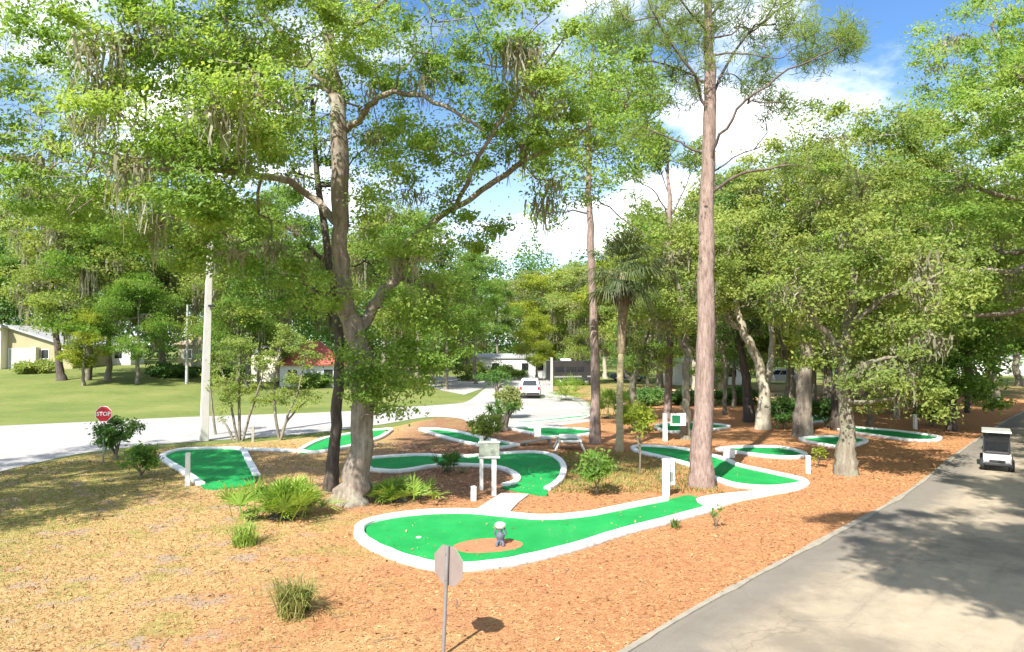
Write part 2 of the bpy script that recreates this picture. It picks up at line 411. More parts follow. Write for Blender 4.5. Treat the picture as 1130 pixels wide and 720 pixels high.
class MB:
    def __init__(s): s.v = []; s.f = []; s.sm = []
    def add(s, vs, fs, smooth=False):
        o = len(s.v); s.v += [tuple(float(c) for c in q) for q in vs]
        s.f += [tuple(i + o for i in f) for f in fs]; s.sm += [smooth] * len(fs)
        return s
    def box(s, c, d, rz=0.0, top=1.0, M=None):
        x, y, z = [q / 2 for q in d]
        vs = []
        for dz in (-1, 1):
            t = top if dz > 0 else 1.0
            for dx, dy in ((-1, -1), (1, -1), (1, 1), (-1, 1)):
                vs.append((dx * x * t, dy * y * t, dz * z))
        ca, sa = math.cos(rz), math.sin(rz)
        vs = [(a * ca - b * sa, a * sa + b * ca, w) for a, b, w in vs]
        if M is not None: vs = [tuple(M @ Vector(q)) for q in vs]
        vs = [(a + c[0], b + c[1], w + c[2]) for a, b, w in vs]
        return s.add(vs, [(3, 2, 1, 0), (4, 5, 6, 7), (0, 1, 5, 4), (1, 2, 6, 5), (2, 3, 7, 6), (3, 0, 4, 7)])
    def tube(s, pts, rad, n=8, cap=True, smooth=True):
        pts = [np.asarray(p, float) for p in pts]
        if np.isscalar(rad): rad = [rad] * len(pts)
        vs = []; fs = []
        ref = None
        for i, p in enumerate(pts):
            t = pts[min(i + 1, len(pts) - 1)] - pts[max(i - 1, 0)]
            t = t / (np.linalg.norm(t) + 1e-9)
            if ref is None:
                ref = np.array([1.0, 0, 0]) if abs(t[0]) < 0.8 else np.array([0, 1.0, 0])
            a = np.cross(t, ref); a /= np.linalg.norm(a) + 1e-9; b = np.cross(t, a); ref = -np.cross(t, a) if False else ref
            for k in range(n):
                w = 2 * math.pi * k / n
                vs.append(p + rad[i] * (a * math.cos(w) + b * math.sin(w)))
        for i in range(len(pts) - 1):
            for k in range(n):
                fs.append((i * n + k, i * n + (k + 1) % n, (i + 1) * n + (k + 1) % n, (i + 1) * n + k))
        s.add(vs, fs, smooth)
        if cap:
            s.add([vs[k] for k in range(n)], [tuple(range(n))]); m = (len(pts) - 1) * n
            s.add([vs[m + k] for k in range(n)], [tuple(reversed(range(n)))])
        return s
    def lathe(s, c, prof, n=20, axis='z', smooth=True):
        vs = []; fs = []
        for r, h in prof:
            for k in range(n):
                w = 2 * math.pi * k / n; a, b = r * math.cos(w), r * math.sin(w)
                q = (a, b, h) if axis == 'z' else ((h, a, b) if axis == 'x' else (a, h, b))
                vs.append((q[0] + c[0], q[1] + c[1], q[2] + c[2]))
        for i in range(len(prof) - 1):
            for k in range(n):
                fs.append((i * n + k, i * n + (k + 1) % n, (i + 1) * n + (k + 1) % n, (i + 1) * n + k))
        s.add(vs, fs, smooth)
        s.add(vs[:n], [tuple(reversed(range(n)))]); s.add(vs[-n:], [tuple(range(n))])
        return s
    def prism(s, poly, x0, x1, taper=None):
        """poly of (y,z) extruded along x"""
        n = len(poly)
        vs = [(x0, y, z) for y, z in poly] + [(x1, y, z) for y, z in poly]
        fs = [tuple(range(n)), tuple(reversed(range(n, 2 * n)))]
        fs += [(i, n + i, n + (i + 1) % n, (i + 1) % n) for i in range(n)]
        return s.add(vs, fs)
    def build(s, name, mat, parent=None, bevel=0.0, seg=2):
        me = bpy.data.meshes.new(name)
        off = wloc(parent) if parent is not None else np.zeros(3)
        me.from_pydata([(a - off[0], b - off[1], c - off[2]) for a, b, c in s.v], [], s.f)
        me.polygons.foreach_set('use_smooth', np.array(s.sm, dtype=bool))
        bm = bmesh.new(); bm.from_mesh(me)
        bmesh.ops.recalc_face_normals(bm, faces=bm.faces); bm.to_mesh(me); bm.free()
        me.materials.append(mat)
        o = link(name, me, parent)
        if bevel:
            b = o.modifiers.new('bevel', 'BEVEL'); b.width = bevel; b.segments = seg; b.limit_method = 'ANGLE'
        return o

def copy_tree(o, parent=None):
    c = o.copy(); COL.objects.link(c)
    if parent is not None: c.parent = parent
    for ch in [q for q in S.objects if q.parent == o]:
        copy_tree(ch, c)
    return c

def catmull(P, n=6, closed=False):
    P = [np.asarray(p, float) for p in P]; out = []
    m = len(P)
    for i in range(m if closed else m - 1):
        p0 = P[(i - 1) % m] if closed or i > 0 else 2 * P[0] - P[1]
        p1 = P[i]; p2 = P[(i + 1) % m]
        p3 = P[(i + 2) % m] if closed or i + 2 < m else 2 * P[-1] - P[-2]
        for k in range(n):
            t = k / n
            out.append(0.5 * (2 * p1 + (p2 - p0) * t + (2 * p0 - 5 * p1 + 4 * p2 - p3) * t * t + (3 * p1 - p0 - 3 * p2 + p3) * t ** 3))
    if not closed: out.append(P[-1])
    return np.array(out)

def sheet(name, poly, z, mat, kind='structure', parent=None, skirt=0.0):
    poly = [np.array([p[0], p[1]], float) for p in poly]
    tri = tessellate_polygon([[Vector((p[0], p[1], 0)) for p in poly]])
    mb = MB()
    mb.add([(p[0], p[1], z) for p in poly], [tuple(t) for t in tri])
    if skirt:
        n = len(poly)
        vs = [(p[0], p[1], z) for p in poly] + [(p[0], p[1], z - skirt) for p in poly]
        mb.add(vs, [(i, (i + 1) % n, n + (i + 1) % n, n + i) for i in range(n)])
    o = mb.build(name, mat, parent)
    # normals up
    me = o.data
    bm = bmesh.new(); bm.from_mesh(me)
    for f in bm.faces:
        if abs(f.normal.z) > 0.5 and f.normal.z < 0: f.normal_flip()
    bm.to_mesh(me); bm.free()
    if parent is None and kind: o['kind'] = kind
    return o

def inpoly(px, py, poly):
    poly = np.asarray(poly)[:, :2]; c = np.zeros(len(px), bool); j = len(poly) - 1
    for i in range(len(poly)):
        xi, yi = poly[i]; xj, yj = poly[j]
        cond = ((yi > py) != (yj > py)) & (px < (xj - xi) * (py - yi) / (yj - yi + 1e-12) + xi)
        c ^= cond; j = i
    return c

def GP(pts, h=0.0):
    return [G(x, y, h) for x, y in pts]

# ------------------------------------------------------------------ foliage primitives
def unit(a):
    return a / (np.linalg.norm(a, axis=-1, keepdims=True) + 1e-9)

def leaves_geo(pos, L, asp, rs, up=0.7, axis=None, axmix=0.0, bend=0.12):
    """diamond leaf quads at pos (n,3)"""
    n = len(pos)
    nor = unit(rs.normal(size=(n, 3)) * 0.8 + up * np.array([-0.45, -0.9, 1.15]))     # blades turn to the light
    t = rs.normal(size=(n, 3))
    if axis is not None: t = t * (1 - axmix) + axis * axmix * 1.8
    t = unit(t - nor * np.sum(t * nor, 1, keepdims=True))
    b = np.cross(nor, t)
    Ln = (L * rs.uniform(0.5, 1.45, n))[:, None]
    W = Ln * asp * 0.5
    v0 = pos; v2 = pos + t * Ln - nor * Ln * bend
    m = pos + t * Ln * 0.45 + nor * Ln * bend * 0.5
    V = np.stack([v0, m + b * W, v2, m - b * W], 1).reshape(-1, 3)
    return V, np.arange(n * 4).reshape(n, 4)

def moss_geo(pts, rs, per=60, length=(0.5, 1.5), w=0.035, spread=0.24):
    Vs = []; Qs = []; o = 0
    for p in pts:
        base = rs.uniform(*length)
        for _ in range(per):
            q = p + rs.normal(size=3) * spread * np.array([1, 1, 0.3])
            l = base * rs.uniform(0.1, 1.15) ** 1.3; ns = 4
            a = rs.uniform(0, math.pi); d = np.array([math.cos(a), math.sin(a), 0]) * w * rs.uniform(0.6, 1.4)
            sway = rs.normal(size=3) * 0.06
            for k in range(ns + 1):
                f = k / ns
                c = q + np.array([0, 0, -l * f]) + sway * f + rs.normal(size=3) * 0.045
                ww = d * (1 - 0.75 * f)
                Vs.append(c - ww); Vs.append(c + ww)
            for k in range(ns):
                Qs.append((o + 2 * k, o + 2 * k + 1, o + 2 * k + 3, o + 2 * k + 2))
            o += 2 * (ns + 1)
    return np.array(Vs), np.array(Qs)

class Skel:
    def __init__(s, cap=60000):
        s.P = np.zeros((cap, 3)); s.par = np.full(cap, -1); s.R = np.zeros(cap); s.ex = np.zeros(cap, bool); s.n = 0
    def node(s, p, par, r=0.0, ex=False):
        i = s.n; s.P[i] = p; s.par[i] = par; s.R[i] = r; s.ex[i] = ex; s.n += 1
        return i
    def path(s, pts, attach=None, wob=0.0, rs=None, sub=4):
        """pts (x,y,z,r); first path = trunk"""
        C = catmull([np.array(p, float) for p in pts], sub)
        if wob and rs is not None:
            C[1:-1, :3] += rs.normal(size=(len(C) - 2, 3)) * wob * np.minimum(1, C[1:-1, 3:4] * 6 + 0.2)
        if s.n == 0: prev = -1
        else: prev = int(np.argmin(np.linalg.norm(s.P[:s.n] - C[0, :3], axis=1)))
        ids = []
        for q in C:
            prev = s.node(q[:3], prev, max(q[3], 0.01), True); ids.append(prev)
        return ids
    def tips(s, T, rs, seg=0.6, updir=0.5, low=0.0, sag=0.0):
        d0 = np.array([np.min(np.linalg.norm(s.P[:s.n] - t, axis=1)) for t in T])
        for i in np.argsort(d0):
            t = T[i]; P = s.P[:s.n]
            df = P - t
            d = np.linalg.norm(df, axis=1) + updir * np.maximum(0, df[:, 2]) + low * np.maximum(0, s.R[:s.n] - 0.12) * 4
            j = int(np.argmin(d)); L = float(np.linalg.norm(t - P[j]))
            if L < 0.15: continue
            pj = s.par[j]
            dr = P[j] - (P[pj] if pj >= 0 else P[j] - np.array([0, 0, 1])); dr = dr / (np.linalg.norm(dr) + 1e-9)
            p0 = P[j].copy(); p1 = p0 + dr * L * 0.35 + np.array([0, 0, (0.12 - sag) * L])
            K = max(2, int(math.ceil(L / seg))); prev = j
            for k in range(1, K + 1):
                f = k / K
                q = (1 - f) ** 2 * p0 + 2 * f * (1 - f) * p1 + f * f * t
                if k < K: q = q + rs.normal(size=3) * 0.05 * L
                prev = s.node(q, prev)
    def finish(s, rt=0.012, expo=0.5):
        n = s.n; cnt = np.zeros(n); kids = [[] for _ in range(n)]
        for i in range(n):
            if s.par[i] >= 0: kids[s.par[i]].append(i)
        for i in range(n - 1, -1, -1):
            if not kids[i]: cnt[i] = 1
            if s.par[i] >= 0: cnt[s.par[i]] += cnt[i]
        for i in range(n):
            if not s.ex[i]:
                r = rt * cnt[i] ** expo
                if s.par[i] >= 0: r = min(r, s.R[s.par[i]] * 0.95)
                s.R[i] = r
        s.cnt = cnt; s.kids = kids
    def mesh(s, sides=10, rmin=0.0, flare=None, only=None):
        Vs = []; Qs = []; o = 0
        main = {}
        for i in range(s.n):
            if s.kids[i]:
                ex = [k for k in s.kids[i] if s.ex[k]] if s.ex[i] else []
                main[i] = (max(ex, key=lambda k: s.R[k]) if ex else max(s.kids[i], key=lambda k: s.cnt[k]))
        starts = [0] + [k for i in range(s.n) for k in s.kids[i] if main[i] != k]
        for st in starts:
            ch = [] if s.par[st] < 0 else [s.par[st]]
            i = st
            while True:
                ch.append(i)
                if i in main: i = main[i]
                else: break
            rmax = s.R[st]
            if rmax < rmin: continue
            if only == 'trunk' and st != 0: continue
            if only == 'branch' and st == 0: continue
            P = s.P[ch]; r = s.R[ch].copy()
            if s.par[st] >= 0: r[0] = min(r[0], r[1] * 1.25 if len(r) > 1 else r[0])
            r[-1] *= 0.6
            m = len(ch)
            k = sides if rmax > 0.12 else (7 if rmax > 0.05 else (5 if rmax > 0.02 else 3))
            T = np.zeros_like(P); T[1:-1] = P[2:] - P[:-2]; T[0] = P[1] - P[0]; T[-1] = P[-1] - P[-2]
            T = unit(T)
            if rmax > 0.08 and m > 4:
                for _ in range(3):
                    T2 = T.copy(); T2[1:-1] = T[:-2] + T[1:-1] * 2 + T[2:]; T = unit(T2)
                if s.par[st] < 0: T[0] = unit(T[1] * .5 + np.array([0, 0, .5]))
            ref = np.where(np.abs(T[:, 2:3]) > 0.75, np.array([[0, 1.0, 0]]), np.array([[0, 0, 1.0]]))
            # keep one reference direction per chain to avoid twists
            ref = np.tile(np.array([0.31, 0.95, 0.05]) if abs(T[:, 2]).mean() > 0.6 else np.array([0.1, 0.2, 0.97]), (m, 1))
            A = unit(np.cross(T, ref)); B = np.cross(T, A)
            w = np.arange(k) * 2 * math.pi / k
            ring = A[:, None, :] * np.cos(w)[None, :, None] + B[:, None, :] * np.sin(w)[None, :, None]
            rr = np.tile(r[:, None], (1, k))
            if rmax > 0.12:      # lumpy cross-section on trunk and limbs
                rr = rr * (1 + 0.09 * np.sin(w[None, :] * 3 + P[:, 2:3] * 0.8) + 0.05 * np.sin(w[None, :] * 5 + P[:, 2:3] * 2.1))
            if flare is not None and st == 0:
                hgt = P[:, 2:3] - P[0, 2]
                rr = rr * (1 + flare * np.exp(-hgt / 0.75) * (0.6 + 0.4 * np.sin(w[None, :] * 4 + 1.0)))
            V = (P[:, None, :] + ring * rr[:, :, None]).reshape(-1, 3)
            q = np.arange(m - 1)[:, None] * k + np.arange(k)[None, :]
            q2 = np.arange(m - 1)[:, None] * k + (np.arange(k)[None, :] + 1) % k
            Q = np.stack([q, q2, q2 + k, q + k], -1).reshape(-1, 4) + o
            Vs.append(V); Qs.append(Q); o += len(V)
        return np.concatenate(Vs), np.concatenate(Qs)
    def leafy(s, maxcnt=2):
        i = np.arange(s.n)
        m = (~s.ex[:s.n]) & (s.cnt[:s.n] <= maxcnt)
        idx = i[m]
        d = unit(s.P[idx] - s.P[s.par[idx]])
        return s.P[idx], d, s.P[s.par[idx]]

def lobe_pts(c, r, n, rs, shell=0.55):
    v = unit(rs.normal(size=(n, 3)))
    rad = rs.uniform(shell, 1, (n, 1)) ** 0.8
    return np.asarray(c) + v * rad * np.asarray(r)

def make_tree(name, label, cat, sk, tips, rs, bark, leaf, group=None, loc=None, seg=0.6, per=40, L=0.14, asp=0.55,
              clump=0.28, rt=0.012, expo=0.5, sides=10, rmin=0.0, flare=0.5, moss=None, maxcnt=2, up=0.7, mode='leaf', sag=0.0,
              updir=0.5, low=0.0, flat=0.7, mosslen=(0.5, 1.5), mossw=0.035, crown_name='crown', parent=None):
    sk.tips(tips, rs, seg, updir, low, sag)
    sk.finish(rt, expo)
    base = sk.P[0].copy() if loc is None else np.array(loc)
    t = thing(name, label, cat, (base[0], base[1], base[2]), group) if parent is None else parent
    if mode == 'tuft':
        V, Q = sk.mesh(sides, rmin, flare, only='trunk'); np_part('trunk', V, Q, BK[bark], t, True)
        V, Q = sk.mesh(sides, rmin, flare, only='branch'); np_part('branches', V, Q, BK['limb'], t, True)
    else:
        V, Q = sk.mesh(sides, rmin, flare); np_part('trunk', V, Q, BK[bark], t, True)
    P, D, P0 = sk.leafy(maxcnt)
    if mode == 'leaf':      # leaves crowd into sprays at the twig ends, few along the twigs
        term = np.array([i for i in range(sk.n) if not sk.kids[i] and not sk.ex[i]], int)
        share = per * len(P) * 0.86
        wgt = rs.gamma(2.2, 1.0, len(term)); wgt /= wgt.sum()
        cnt_ = np.maximum(3, (share * wgt)).astype(int)
        rt_ = np.repeat(np.arange(len(term)), cnt_)
        tp_ = sk.P[term]; sz = clump * rs.uniform(0.65, 1.25, len(term))
        ax_ = unit(rs.normal(size=(len(term), 3)) * np.array([1, 1, .35]))
        q_ = rs.normal(size=(len(rt_), 3))
        q_ = q_ * np.array([.8, .8, .55 * flat]) + ax_[rt_] * rs.normal(size=(len(rt_), 1)) * .9
        tpos = tp_[rt_] + q_ * sz[rt_][:, None]
        per = max(1, int(per * 0.2))
    n = len(P) * per
    f = rs.uniform(0, 1, (n, 1))
    rep = np.repeat(np.arange(len(P)), per)
    jit = rs.normal(size=(n, 3)) * clump * np.array([1, 1, flat])
    pos = P[rep] * f + P0[rep] * (1 - f) + jit
    if mode == 'tuft':
        ax = unit(D[rep] * 0.6 + rs.normal(size=(n, 3)) * 0.7 + np.array([0, 0, 0.15]))
        pos = P[rep] * f + P0[rep] * (1 - f) + rs.normal(size=(n, 3)) * clump * np.array([1, 1, flat])
        V, Q = leaves_geo(pos, L, asp, rs, 0.0, ax, 0.9, 0.04)
    else:
        V, Q = leaves_geo(np.concatenate([pos, tpos]), L, asp, rs, up)
    np_part(crown_name, V, Q, LM[leaf], t)
    if moss:
        i = np.arange(sk.n)
        m = (sk.R[:sk.n] < 0.16) & (sk.R[:sk.n] > 0.012) & (sk.P[:sk.n, 2] > base[2] + 3.6)
        idx = i[m]
        idx = rs.choice(idx, min(int(moss * .3), len(idx)), replace=False)
        V, Q = moss_geo(sk.P[idx], rs, 46, (mosslen[0] * .7, mosslen[1] * .85), mossw, 0.2 + mossw * 2)
        np_part('hanging_moss', V, Q, LM['moss'], t)['kind'] = 'stuff'
    return t

# ================================================================== SETTING
def gridlines(a, b, fine0, fine1, step, coarse):
    return np.unique(np.concatenate([np.arange(a, fine0, coarse), np.arange(fine0, fine1, step), np.arange(fine1, b + 1, coarse)]))
gx = gridlines(-900, 900, -110, 60, 2.0, 40); gy = gridlines(-120, 1600, 0, 130, 2.0, 40)
XX, YY = np.meshgrid(gx, gy)
ZZ = terrain(XX, YY)
nx, ny = len(gx), len(gy)
q = (np.arange(ny - 1)[:, None] * nx + np.arange(nx - 1)[None, :]).ravel()
gnd = np_part('ground', np.stack([XX.ravel(), YY.ravel(), ZZ.ravel()], 1), np.stack([q, q + 1, q + nx + 1, q + nx], 1), groundmat(), None, True)
gnd['kind'] = 'structure'

# mulch bed (the whole planted island)
bed_px = [(-120, 800), (-110, 560), (0, 522), (60, 509), (110, 500), (200, 493), (330, 484), (420, 474), (480, 462), (520, 463), (560, 472), (600, 470), (660, 464),
          (690, 452), (760, 447), (860, 449), (960, 441), (1080, 437), (1135, 442)]
lane_edge_px = [(1220, 424), (1160, 443), (1120, 459), (1090, 478), (1058, 500), (1000, 545), (900, 601), (780, 666), (690, 720), (560, 800)]
bedw = catmull([p[:2] for p in GP(bed_px)], 5)
lane_e = catmull([p[:2] for p in GP(lane_edge_px)], 8)
li = int(np.argmin(np.abs(np.array([p[1] for p in lane_e]) - bedw[-1][1])))
bed_poly = np.concatenate([bedw + rng.normal(size=bedw.shape) * 0.05, lane_e[li:] + rng.normal(size=lane_e[li:].shape) * 0.04])
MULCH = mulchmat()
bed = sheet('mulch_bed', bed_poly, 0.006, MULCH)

# asphalt lane on the right
LANE = pavemat('lane_concrete', (0.325, 0.272, 0.20), (0.145, 0.122, 0.098), sc=1.0, amount=0.75, dark=(0.13, 0.12, 0.11))
le = np.array(lane_e); tn = np.gradient(le, axis=0); tn = tn / np.linalg.norm(tn, axis=1)[:, None]
nr = np.stack([-tn[:, 1], tn[:, 0]], 1)
if nr[5, 0] < 0: nr = -nr
W_ = 8.5
me = bpy.data.meshes.new('lane')
cols = [0.0, 0.12, 0.3, 0.6, 1.0]
vs = []; uvs = []
acc = np.concatenate([[0], np.cumsum(np.linalg.norm(np.diff(le, axis=0), axis=1))])
for i in range(len(le)):
    for c in cols:
        p = le[i] + nr[i] * c * W_
        vs.append((p[0], p[1], 0.012)); uvs.append((c, acc[i] * 0.12))
fs = []
nc = len(cols)
for i in range(len(le) - 1):
    for c in range(nc - 1):
        fs.append((i * nc + c, i * nc + c + 1, (i + 1) * nc + c + 1, (i + 1) * nc + c))
me.from_pydata(vs, [], fs)
uvl = me.uv_layers.new(name='UVMap')
for l in me.loops: uvl.data[l.index].uv = uvs[l.vertex_index]
me.materials.append(LANE)
bm = bmesh.new(); bm.from_mesh(me); bmesh.ops.recalc_face_normals(bm, faces=bm.faces)
for f in bm.faces:
    if f.normal.z < 0: f.normal_flip()
bm.to_mesh(me); bm.free()
lane = link('lane', me); lane['kind'] = 'structure'
# thin concrete edging along the lane
mb = MB(); vs = []; fs = []
jw = 0.045 + 0.035 * np.abs(rng.normal(size=len(le)))
for i in range(len(le)):
    a = le[i] - nr[i] * (jw[i] * 0.6 + 0.01); b = le[i] + nr[i] * jw[i]
    vs += [(a[0], a[1], 0.0), (a[0], a[1], 0.045), (b[0], b[1], 0.04), (b[0], b[1], 0.0)]
for i in range(len(le) - 1):
    for k in range(3): fs.append((i * 4 + k, i * 4 + k + 1, i * 4 + k + 5, i * 4 + k + 4))
mb.add(vs, fs)
o = mb.build('lane_kerb', solid('edge_concrete', (0.25, 0.225, 0.18), 0.9, var=0.2, scale=3, bmp=0.4, dirt=((0.24, 0.2, 0.16), 3, 0.52))); o['kind'] = 'structure'

# pale concrete road on the left leading into the parking area
ROADM = pavemat('pale_concrete', (0.345, 0.33, 0.315), (0.26, 0.25, 0.235), sc=0.6, amount=0.5)
road_px_near = [(-220, 566), (-60, 536), (0, 521), (60, 507), (110, 498), (200, 489), (330, 480), (420, 469), (470, 461), (505, 462), (525, 469), (565, 474), (610, 471), (658, 465)]
road_px_far = [(652, 447), (640, 440), (612, 432), (606, 421), (585, 415), (545, 424), (520, 441), (500, 446), (440, 450), (370, 455), (200, 461), (100, 466), (0, 470.5), (-160, 479)]
def GP0(pts): 
    out = []
    for x, y in pts:
        d = ray(x, y); t = -H / d[2]; out.append(np.array([d[0] * t, d[1] * t]))
    return out
rp = np.concatenate([catmull(GP0(road_px_near), 4), catmull(GP0(road_px_far), 4)])
sheet('road', rp, 0.018, ROADM)
side_px = [(478, 416), (600, 415.5), (598, 418), (548, 424), (512, 436), (486, 431), (470, 424)]
sheet('parking_apron', GP0(side_px), 0.014, ROADM)
# sandy track beyond the course on the right
sheet('sand_path', GP0([(694, 433), (745, 430), (800, 431), (870, 434), (870, 440), (800, 441), (745, 440.5), (700, 441)]), 0.014, solid('pale_sand', (0.50, 0.36, 0.23), 0.95, var=0.15, scale=1.5, bmp=0.4))
# concrete walkway slab pieces between holes
WALK = pavemat('walk_concrete', (0.50, 0.47, 0.43), (0.36, 0.33, 0.30), sc=2.5, amount=0.4)
wa = sheet('footpath', [G(*p)[:2] for p in [(553, 546), (584, 547), (572, 556), (562, 567), (540, 574), (505, 573), (522, 566)]], 0.055, WALK, skirt=0.05)
WALKW = solid('white_walk', (0.74, 0.73, 0.70), 0.7, var=0.05, scale=1.5, bmp=0.15, dirt=((0.55, 0.51, 0.45), 1.6, 0.58))
wb = sheet('white_footpath', catmull([G(*p)[:2] for p in [(768, 553), (800, 547), (850, 542), (892, 534), (884, 541), (850, 547.5), (812, 555), (786, 563)]], 3, True), 0.075, WALKW, skirt=0.07)

# ================================================================== MINI GOLF HOLES
def kerb_geo(mb, pts, w=0.24, h=0.15, closed=False, base=0.0):
    pts = np.asarray(pts, float)[:, :2]
    n = len(pts)
    t = np.gradient(pts, axis=0)
    if closed:
        t = np.roll(pts, -1, 0) - np.roll(pts, 1, 0)
    t = t / (np.linalg.norm(t, axis=1)[:, None] + 1e-9)
    nn = np.stack([-t[:, 1], t[:, 0]], 1)
    prof = [(-0.5, 0), (-0.5, 0.82), (-0.42, 1.0), (0.42, 1.0), (0.5, 0.82), (0.5, 0)]
    k = len(prof); vs = []; fs = []
    for i in range(n):
        for a, b in prof:
            p = pts[i] + nn[i] * a * w
            vs.append((p[0], p[1], base + b * h))
    m = n if closed else n - 1
    for i in range(m):
        j = (i + 1) % n
        for q in range(k - 1): fs.append((i * k + q, i * k + q + 1, j * k + q + 1, j * k + q))
    if not closed: fs += [tuple(range(k)), tuple(reversed(range((n - 1) * k, n * k)))]
    mb.add(vs, fs)

def hole(label, turf_px, kerbs, sub=5, w=0.24, h=0.15, tz=0.06, cup=None, curve_turf=True):
    tw = [G(x, y) for x, y in turf_px]
    c = np.mean(np.array(tw), 0)
    t = thing('minigolf_hole', label, 'mini golf hole', (c[0], c[1], 0), 'mini golf holes laid out across the mulch')
    tp = catmull([p[:2] for p in tw], sub, True) if curve_turf else np.array([p[:2] for p in tw])
    sheet('turf', tp, tz, TURF, None, t, skirt=tz - 0.002)
    for kp in kerbs:
        closed = kp[0] == 'closed'
        pts = kp[1:] if closed else kp
        mb = MB()
        P = catmull([G(x, y)[:2] for x, y in pts], sub, closed)
        P = P + rng.normal(size=P.shape) * 0.008
        kerb_geo(mb, P, w, h, closed)
        mb.build('kerb', WHITE, t)
    if cup is not None:
        p = G(*cup)
        MB().lathe((p[0], p[1], tz + 0.002), [(0.065, 0), (0.065, 0.012), (0.05, 0.012), (0.05, 0.004)], 16).build('cup', SIGNW, t)
    return t

# front hole (outline measured at kerb centre)
k1 = [(781, 565.5), (740, 577), (690, 590), (640, 606), (590, 619), (540, 628), (490, 630), (450, 622), (415, 608), (398, 596), (399, 584), (420, 576), (460, 570),
      (510, 568), (550, 571), (600, 575), (650, 571), (690, 563), (735, 554)]
h1 = hole('long green nearest the road, kidney end holding an orange clay disc',
          k1 + [(748, 551), (762, 549), (790, 558)], [k1], 5, 0.26, 0.16, cup=(462, 596))
cl = catmull([G(*p)[:2] for p in [(500, 606), (520, 599), (550, 597), (574, 601), (574, 607), (550, 612), (515, 613)]], 5, True)
sheet('clay_disc', cl, 0.066, CLAY, None, h1, skirt=0.004)
# right hole around the pine
k2a = [(703, 494.5), (740, 496), (772, 501), (802, 510), (815, 516), (850, 524), (884, 532), (884, 537), (850, 541), (812, 538), (788, 530), (765, 517), (735, 508), (703, 500)]
hole('green with a wide sunlit bay passing behind the tall pine trunk', k2a, [['closed'] + k2a], 4)
k3 = [(792, 498), (820, 495.5), (862, 496), (888, 503), (878, 507), (850, 506), (818, 502)]
hole('narrow lens shaped green behind the pine bay, pointed at its right end', k3, [['closed'] + k3], 4, 0.22)
k4 = [(884, 486), (925, 483.5), (955, 487), (945, 493), (925, 495), (900, 491)]
hole('shaded green curling behind the flared trunk beside the cart lane', k4, [['closed'] + k4], 4, 0.22)
k5 = [(918, 471), (955, 474.5), (985, 477), (1010, 480), (1036, 484.5), (1030, 488), (1000, 487), (965, 482.5), (930, 477)]
hole('far right green reaching out from under the shade to the cart lane', k5, [['closed'] + k5], 4, 0.22)
# middle shaded hole with round right end
k6o = [(408, 508), (440, 505.5), (470, 504.5), (505, 506.5), (550, 503), (590, 501.5), (612, 506), (622, 517), (620, 529), (612, 537.5), (604, 542)]
k6i = [(556, 538.5), (567, 535.5), (571, 530), (563, 523), (545, 517.5), (505, 515.5), (480, 516.5), (440, 522.5), (410, 521)]
hole('deep green shaded fairway swelling to a round bay right of the board sign', k6o + [(603, 548.5), (580, 545), (557, 540.5)] + k6i + [(402, 515)], [k6o, k6i, [(410, 521), (401, 515), (408, 508)]], 4, 0.24)
k7u = [(464, 475), (490, 476), (512, 480), (535, 486), (560, 491), (572, 493)]
k7l = [(464, 475.5), (480, 481), (500, 487), (525, 492.5), (550, 496), (572, 493)]
hole('thin wedge green sloping right behind the board sign', k7u + k7l[::-1][1:-1], [k7u, k7l], 4, 0.22)
k8u = [(329, 500), (345, 491), (362, 485), (385, 481), (410, 477), (432, 475)]
k8l = [(432, 476), (424, 482), (412, 487.5), (380, 496), (350, 501), (329, 500)]
hole('bright green passing behind the twin oak trunks by the pale road', k8u + k8l[1:-1], [k8u, k8l], 4, 0.24)
k9a = [(222, 537), (200, 521), (180, 508), (186, 502), (205, 498), (240, 497), (266, 498), (275, 512), (283, 527)]
hole('left green open towards the viewer with a slanting kerb and a white post', k9a + [(278, 536), (250, 540), (228, 541)], [k9a, [(266, 498), (300, 498.5), (329, 500)]], 4, 0.26)
k10 = [(572, 467), (600, 464.5), (646, 459.5), (649, 462), (610, 466.5), (575, 469.5)]
hole('farthest thin green on the edge of the white parking area', k10, [['closed'] + k10], 3, 0.24)
k11 = [(566, 475), (600, 473.5), (648, 476), (654, 480), (630, 483), (600, 484), (588, 480)]
hole('green with a white block at its near end behind the low bench', k11, [['closed'] + k11], 3, 0.24)
k12 = [(725, 471), (760, 468), (800, 471), (800, 474), (765, 478), (735, 478)]
hole('green in deep shade left of the pine below the green square sign', k12, [['closed'] + k12], 3, 0.22)
k13 = [(880, 463), (905, 461), (918, 463), (905, 467), (885, 467)]
hole('far shaded green behind the grey oaks near the dark hedges', k13, [['closed'] + k13], 3, 0.2)

# blocks, posts, boards
def post(px, py, top_py, w, label, name='marker_post', mat=None, lean=0.0, cap=True, cat='post'):
    b = G(px, py); tz = At(px, top_py, b[1])[2]
    t = thing(name, label, cat, b)
    mb = MB()
    mb.box((b[0], b[1], tz / 2), (w, w, tz), rz=0.3)
    mb.build('shaft', mat or POSTW, t, 0.012)
    if cap:
        MB().box((b[0], b[1], tz + 0.02), (w * 1.18, w * 1.18, 0.036), rz=0.3, top=0.7).build('cap', mat or POSTW, t, 0.006)
    return t, b, tz

